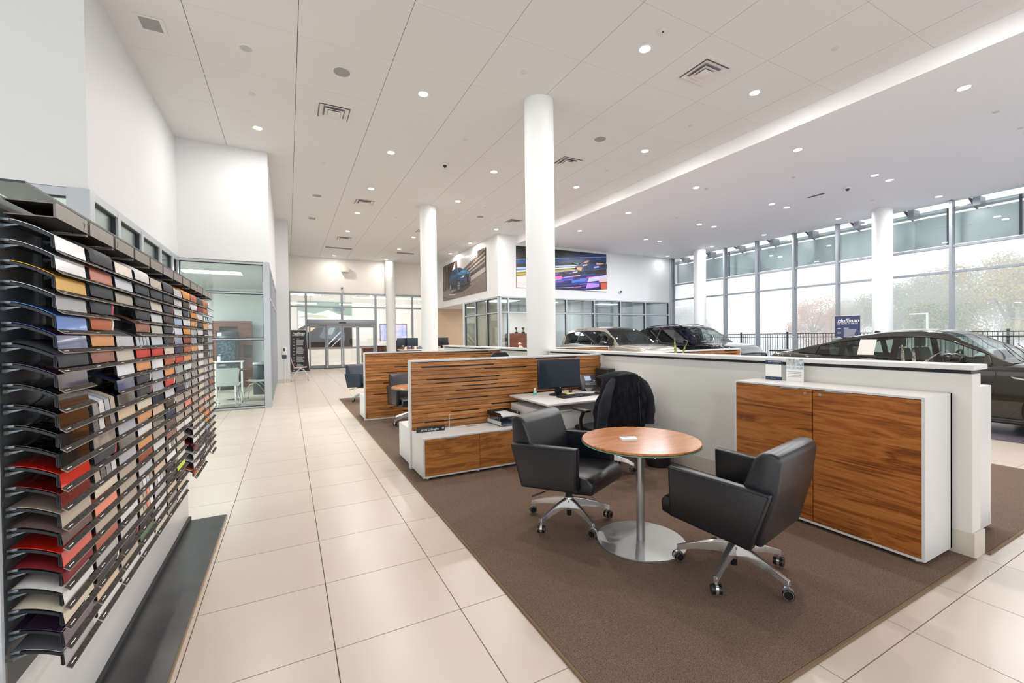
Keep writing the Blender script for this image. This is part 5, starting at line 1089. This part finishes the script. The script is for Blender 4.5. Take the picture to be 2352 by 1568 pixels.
stool(9.55, 16.2, math.radians(60), 'tan mesh office chair in the glass office beside the seated person')
stool(9.37, 16.98, math.radians(150), 'dark office chair under the bald person in the glass office')
unit('credenza', 'tall dark wood credenza with trophies in the glass office', 'cabinet', 9.5, 11.2, 18.45, 18.9, .03, 1.62, '-y', [(9.516, 10.35), (10.35, 11.184)], WOODD, handle=.1)
for o in [o for o in bpy.data.objects if o.name.startswith('carcass') and o.parent and o.parent.name.startswith('credenza')]: o.data.materials[0] = WOODD
for x_, l in ((9.95, 'small dark trophy with two white feet on the credenza'), (10.35, 'taller gold and dark trophy on the credenza')):
    t = thing('trophy', l, 'trophy', (x_, 18.6, 1.62)); part('trophy_base', bx(NB(), -.07, .07, -.05, .05, 0, .07, .005, 1), BLACK, t); part('trophy_stem', lathe(NB(), [(.02, .07), (.015, .16), (.04, .2), (.07, .28), (.06, .3), (.01, .22)], seg=14), mat('trophy gold', '#6e5a34', .3, .8), t)
t = thing('office_desk', 'dark desk behind the office glass in front of the credenza', 'desk', (9.6, 16.0, 0)); part('desk_top', bx(NB(), -1.1, -.75, -.4, .4, .72, .75), BLACK, t); part('desk_panel', bx(NB(), -1.1, -1.07, -.4, .4, 0, .72), BLACK, t); part('desk_leg', bx(NB(), -.78, -.75, -.4, .4, 0, .72), BLACK, t)
# office doors seen through the glass
for k, (x_, l) in enumerate(((15.75, 'grey framed glass door at the right end of the offices'),)):
    t = thing('door_2', kind='structure'); part('door_frame', bx(NB(), x_ - .48, x_ + .48, 18.85, 18.98, 0, 2.2), ALUD, t, smooth=0); part('door_pane', bx(NB(), x_ - .3, x_ + .3, 18.83, 18.85, .3, 1.95), mat('bright room', '#dfe5e6', .4), t, smooth=0)
# end hall behind the sliding doors
struct('wall_hall', bx(NB(), -2, 12, 30.0, 30.2, 0, 6), MATS['end wall paint']); struct('wall_hall_left', bx(NB(), -1.2, -1.1, 23.35, 30, 0, 6), MATS['end wall paint']); struct('ceiling_hall', bx(NB(), -2, 12, 23.35, 30.2, 5.2, 5.3), WALL)
struct('wall_hall_right', bx(NB(), 11.4, 11.5, 23.35, 30, 0, 6), MATS['end wall paint'])
lt = mat('linear lamp', '#ffffff', .5, emit='#fff6e8', es=3.5)
for k, (x0, x1, y_, z_) in enumerate(((-.9, 1.6, 25.2, 3.78), (-.9, 1.35, 27.2, 4.0), (-.9, 1.4, 25.6, 3.35), (3.2, 8, 25.2, 3.72), (2.7, 8, 27.0, 3.45))):
    t = thing('linear_light', f'long hanging linear light in the hall beyond the glass, {["upper left","rear left","lower left","upper right","lower right"][k]} one', 'lamp', ((x0 + x1) / 2, y_, z_), 0, 'linear lights beyond the sliding doors'); h_ = (x1 - x0) / 2
    part('light_tube', bx(NB(), -h_, h_, -.03, .03, 0, .06, .01, 1), lt, t); 
    for q in (-h_ + .3, h_ - .3): part('hanger', cyl(NB(), (q, 0, .06), (q, 0, 5.2 - z_), .006, seg=6), BLACK, t)
lay = [('#dfe3e6', [(0, .55), (1, .55), (1, 1), (0, 1)]), ('#8fa79a', [(0, .8), (.3, .74), (.55, .82), (.8, .72), (1, .7), (1, 1), (0, 1)]), ('#c8c2a8', [(0, .66), (.2, .72), (.45, .71), (.6, .64), (.3, .66)]), ('#6f8790', ell(.75, .84, .12, .05)), ('#f2efe6', band(0, .6, .5, .56, .62, .66)),
       ('#d8c4a6', [(.05, .35), (.35, .62), (.5, .6), (.15, .3)]), ('#f0ede8', [(0, .42), (.34, .62), (.30, .64), (0, .48)]), ('#55636e', [(.38, .25), (.5, .52), (.62, .57), (.78, .5), (.86, .3), (.86, .12), (.4, .12)]), ('#8fa0aa', [(.5, .3), (.6, .48), (.7, .5), (.62, .3)]), ('#11131a', [(.1, 0), (.12, .22), (.2, .38), (.3, .32), (.42, .22), (.9, .16), (.9, 0)]), ('#c9ced6', band(.5, .8, .02, .05, .36, .4)), ('#c9ced6', band(.6, .84, .02, .04, .28, .31)), ('#2c3442', band(.0, .1, 0, .12, 0, .2))]
printed('wall_print', 'wide print with a dark car seen through the sliding doors', 'print', (.55, 29.95, .85), 0, 3.2, 3.0, lay, '#d0d4d6')
t = thing('hall_screen', 'bright blue and pink display seen through the glass right of the doors', 'screen', (5.6, 26.0, 1.3)); part('screen_frame', bx(NB(), -.8, .8, 0, .05, 0, 1.0), GASK, t); part('screen_stand', bx(NB(), -.3, .3, .01, .06, -1.31, 0), GASK, t); part('screen_face', bx(NB(), -.77, .77, -.004, 0, .03, .97), mat('screen picture', '#8fa2d8', .3, emit='#9fb0e0', es=.8, vary=(3, '#e2c4cc')), t)
t = thing('hall_counter', 'dark coffee counter seen through the right sliding door', 'counter', (4.6, 27.5, 0)); part('counter_body', bx(NB(), -.6, 2, -.3, .3, 0, .95), WOODD, t); part('counter_top', bx(NB(), -.65, 2.05, -.35, .35, .95, 1.0), GASK, t)

# ------------------------------------------------------------------ car side of the low wall
desk(4.05, 5.6, 3.6, 4.66, 'white desk behind the low wall on the car side')
def snake(x, y, z, leaves, label, m, ph=.2, rz=0, lw=.028):
    t = thing('snake_plant', label, 'plant', (x, y, z), rz); part('pot', lathe(NB(), [(.07, 0), (.10, .01), (.115, ph), (.10, ph), (.095, ph - .03), (.01, ph - .03)], seg=24), WHITE, t)
    for dx, dy, h_, lean in leaves:
        def f(u, v, dx=dx, dy=dy, h_=h_, lean=lean):
            w_ = lw * (1 - (abs(u - .4) / .62) ** 2.2) if u < .99 else .0; w_ = max(w_, .002); a = (v - .5) * 2
            return (dx + lean * u * u + a * w_, dy + .008 * a * a, ph - .04 + h_ * u)
        bm = NB(); grid(bm, f, 14, 4); bmesh.ops.solidify(bm, geom=bm.faces[:], thickness=.003); part('leaf', bm, m, t, smooth=60)
    return t
LEAF = mat('variegated leaf', '#6f8f4c', .4, vary=(26, '#d8d77a'))
snake(4.42, 3.87, .7462, ((-.03, 0, .52, -.03), (.04, .02, .46, .16), (0, .04, .30, .02)), 'two tall green and yellow snake plant leaves above the low wall', LEAF)
snake(4.30, 1.50, 1.0622, ((-.06, 0, .22, -.01), (.0, .0, .19, .0), (.03, .01, .17, .14)), 'dry speckled plant stalks on the car side cabinet before the dark sedan', mat('dry stalk', '#6a5f4c', .6, vary=(60, '#cfc9b8')), .12, -PI / 3, .011)
t = thing('back_of_chair', 'black chair back showing above the partition in the second bay', 'chair', (3.55, 7.3, .012)); part('backrest', prism(NB(), [(-.22, .5), (.22, .5), (.2, 1.08), (.12, 1.16), (-.12, 1.16), (-.2, 1.08)], 1, -.02, .02, .008, 2), BLACK, t); part('seat_cushion', bx(NB(), -.23, .23, -.45, 0, .42, .48, .02, 2), BLACK, t); part('gas_column', cyl(NB(), (0, -.2, .05), (0, -.2, .42), .025), SATIN, t); part('base_plate', lathe(NB(), [(.01, .06), (.28, .02), (.28, 0), (.01, 0)], (0, -.2, 0), 24), BLACK, t)

# ------------------------------------------------------------------ outside
gr = struct('ground_outside', bx(NB(), 16.95, 90, -40, 90, -.5, -.02), mat('wet pavement', '#e2e4e4', .7, vary=(.3, '#d6d9d8')))
fn = thing('metal_fence', 'black metal picket fence outside the tall windows', 'fence', (21.5, 12, -.02)); FM = mat('fence black', '#2b2f38', .5)
pk = mesh('picket', bx(NB(), -.009, .009, -.009, .009, .08, 1.46), FM, 0); ps = mesh('post', bx(NB(), -.035, .035, -.035, .035, 0, 1.56, .006, 1), FM, 0)
for z_ in (.18, 1.28, 1.44): part('fence_rail', bx(NB(), -.018, .018, -10, 10, z_, z_ + .035), FM, fn, smooth=0)
for k in range(9): o = part('fence_post', ps, None, fn); o.location = (0, -9.35 + 2.4 * k, 0)
for k in range(160):
    y_ = -9.23 + .12 * k
    if min(abs(y_ - (-9.35 + 2.4 * q)) for q in range(9)) < .05: continue
    o = part('picket', pk, None, fn); o.location = (0, y_, 0)
SHG = glass('frosted shade glass', '#9db0b1', .06)
SHD = mat('shade glass panel', '#a9bcbd', .3, alpha=.78)
sg = thing('sun_shade', 'row of grey-green glass shade panels hung outside the window tops', 'shade', (17.5, 6, 3.9))
yy = 15.3
k = 0
while yy > -2.5:
    part('shade_panel', bx(NB(), 17.495, 17.505, yy - 1.38, yy, 4.04, 4.94), SHD, sg, True, smooth=0)
    part('shade_hanger', bx(NB(), 17.47, 17.53, yy + .0, yy + .05, 4.04, 5.12), FM if k % 3 else ALUD, sg, True, smooth=0)
    part('shade_bracket', bx(NB(), 17.10, 17.5, yy - .75, yy - .60, 4.98, 5.22), ALUD, sg, True, smooth=0)
    part('shade_arm', prism(NB(), [(16.95, 5.2), (17.55, 5.2), (17.6, 4.96), (17.4, 5.0)], 1, yy - .58, yy - .54), FM, sg, True, smooth=0)
    yy -= 1.43; k += 1
part('shade_beam', cyl(NB(), (17.55, -2.6, 5.06), (17.55, 15.6, 5.06), .055, seg=16), mat('beam grey', '#a8b4b6', .4), sg, True); part('shade_beam', cyl(NB(), (17.62, -2.6, 5.14), (17.62, 15.6, 5.14), .03, seg=12), MATS['beam grey'], sg, True)
t = thing('lamp_post', 'white street lamp post beyond the fence', 'lamp', (34.6, 11.45, 0)); part('post', cyl(NB(), (0, 0, 0), (0, 0, 2.62), .055, seg=12), SHW, t); part('lamp_arm', bx(NB(), -.03, .03, 0, .6, 2.55, 2.61, .01, 1), SHW, t); part('lamp_head', bx(NB(), -.08, .08, .5, .85, 2.53, 2.60, .02, 1), SHW, t)
# trees in the fog
def tree(x, y, h_, r_, cols, label, seed, trunk=True):
    rnd = random.Random(seed); t = thing('tree', label, 'tree', (x, y, 0), 0, 'autumn trees beyond the fence')
    tr = NB(); cyl(tr, (0, 0, 0), (0, 0, h_ * .6), .035 * h_, .015 * h_, 8); ends = []
    for k in range(7):
        a = rnd.uniform(0, 6.28); e = Vector((math.cos(a) * r_ * .6, math.sin(a) * r_ * .6, h_ * rnd.uniform(.5, .85))); ends.append(e); tube(tr, [(0, 0, h_ * .3), e * .5 + Vector((0, 0, h_ * .18)), e], [.02 * h_, .012 * h_, .004 * h_], 6)
    part('trunk', tr, mat('bark', '#5f564e', .9), t)
    blobs = [(Vector((0, 0, h_ * .7)), r_ * .6)] + [(e, r_ * rnd.uniform(.3, .5)) for e in ends] + [(Vector((rnd.uniform(-.7, .7) * r_, rnd.uniform(-.7, .7) * r_, h_ * rnd.uniform(.12, .9))), r_ * rnd.uniform(.25, .42)) for _ in range(9)]
    for ci, c in enumerate(cols):
        vs_, fs_ = [], []
        for _ in range(4200):
            c0, br = blobs[rnd.randrange(len(blobs))]; d = Vector((rnd.gauss(0, 1), rnd.gauss(0, 1), rnd.gauss(0, 1))).normalized(); p = c0 + d * br * rnd.uniform(.45, 1.05)
            if p.z < .1: continue
            s = rnd.uniform(.07, .14) * max(.6, h_ / 8); a = Vector((rnd.gauss(0, 1), rnd.gauss(0, 1), rnd.gauss(0, 1))).normalized(); b = a.cross(d); b = b.normalized() if b.length > .01 else Vector((1, 0, 0)); a = b.cross(d).normalized()
            k0 = len(vs_); vs_ += [p + a * s, p + b * s * .6, p - a * s, p - b * s * .6]; fs_.append((k0, k0 + 1, k0 + 2, k0 + 3))
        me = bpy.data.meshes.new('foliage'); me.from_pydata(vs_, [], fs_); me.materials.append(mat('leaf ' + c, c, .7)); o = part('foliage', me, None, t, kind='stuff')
ol = ['#c98a4a', '#b9a24a', '#8c9a58']
tree(41, 21.2, 4.5, 2.7, ['#d0784a', '#c9a05a', '#b86a4a'], 'orange autumn tree standing apart on the left of the window view', 1)
tree(49.5, 22.9, 4.0, 2.2, ['#b98a6a', '#8c9070', '#a89468'], 'brownish tree right of the orange autumn tree', 2)
tree(44, 16.6, 5.4, 3.0, ['#7d8a60', '#8f9668', '#6f7d5a'], 'grey-green tree behind the window column', 3)
tree(47, 14.2, 6.9, 3.4, ['#77855c', '#8c8a5a', '#6b7a58'], 'tall green tree just right of the window column', 4)
tree(41, 9.6, 6.4, 3.1, ['#c9a84a', '#b39a4a', '#8c9a58'], 'large yellow autumn tree at the right edge', 5)
tree(37, 11.6, 3.4, 1.8, ['#8c9a60', '#a0a068', '#77885a'], 'low green tree in front of the tall ones', 6)
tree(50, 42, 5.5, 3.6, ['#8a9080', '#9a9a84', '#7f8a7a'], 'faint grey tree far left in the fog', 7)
tree(41, 5.2, 5.5, 2.8, ['#c0803a', '#b39a4a', '#9a8a48'], 'rust and yellow tree low at the right edge', 8)
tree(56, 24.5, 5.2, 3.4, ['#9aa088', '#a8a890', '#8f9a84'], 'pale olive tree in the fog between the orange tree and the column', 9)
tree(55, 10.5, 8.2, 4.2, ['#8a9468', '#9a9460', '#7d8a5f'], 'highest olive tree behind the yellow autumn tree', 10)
# fog outside: one thin volume of mist over the lot
fm = bpy.data.materials.new('mist'); fm.use_nodes = True; nt = fm.node_tree; nt.nodes.remove(nt.nodes['Principled BSDF'])
vs = nt.nodes.new('ShaderNodeVolumeScatter'); vs.inputs['Density'].default_value = FOG; vs.inputs['Anisotropy'].default_value = 0; vs.inputs['Color'].default_value = (1, 1, 1, 1)
nt.links.new(vs.outputs[0], nt.nodes['Material Output'].inputs['Volume'])
tag(part('fog_outside', bx(NB(), 23, 64, -14, 70, -.01, 12), fm, None, smooth=0), 'pale fog hanging over the trees outside', 'fog', kind='stuff')
# added fill lamps, made up to brighten the glass rooms, offices and hall
def fill_lamp(x, y, z, sx, sy, pw, label):
    t = thing('fill_light_panel', label, 'lamp', (x, y, z)); part('light_panel', bx(NB(), -sx / 2, sx / 2, -sy / 2, sy / 2, -.008, -.002), mat('fill panel', '#ffffff', .5, emit='#f4faff', es=2.5), t); part('light_frame', bx(NB(), -sx / 2 - .03, sx / 2 + .03, -sy / 2 - .03, sy / 2 + .03, -.003, 0), WHITE, t)
    ld = bpy.data.lights.new('panel', 'AREA'); ld.shape = 'RECTANGLE'; ld.size = sx; ld.size_y = sy; ld.energy = pw; ld.color = (.93, .98, 1); lo = bpy.data.objects.new('light_source', ld); COL.objects.link(lo); lo.parent = t; lo.location = (0, 0, -.03)
ROOM = 1.0
fill_lamp(-3.8, 8.3, 3.125, 1.2, .6, 500 * ROOM, 'added flat fill light in the room behind the display'); fill_lamp(-1.6, 12.6, 3.115, 1.2, .6, 60 * ROOM, 'added flat fill light over the white shell chairs'); fill_lamp(-3.2, 14.5, 3.115, 1.2, .6, 45 * ROOM, 'added flat fill light over the drinks machine')
fill_lamp(10.6, 17.0, 3.045, 1.2, .6, 55 * ROOM, 'added flat fill light in the office with trophies'); fill_lamp(14.3, 17.0, 3.045, 1.2, .6, 60 * ROOM, 'added flat fill light in the right office'); fill_lamp(8.4, 17.0, 3.045, 1.2, 1.2, 110 * ROOM, 'added flat fill light in the corner office'); fill_lamp(9.6, 21.0, 3.045, .6, .6, 50 * ROOM, 'added flat fill light in the tan recess')
fill_lamp(2.5, 26.5, 5.19, 3, 1.5, 200 * ROOM, 'added flat fill light in the hall beyond the sliding doors'); fill_lamp(7.5, 26.5, 5.19, 3, 1.5, 200 * ROOM, 'second added flat fill light in the far hall')
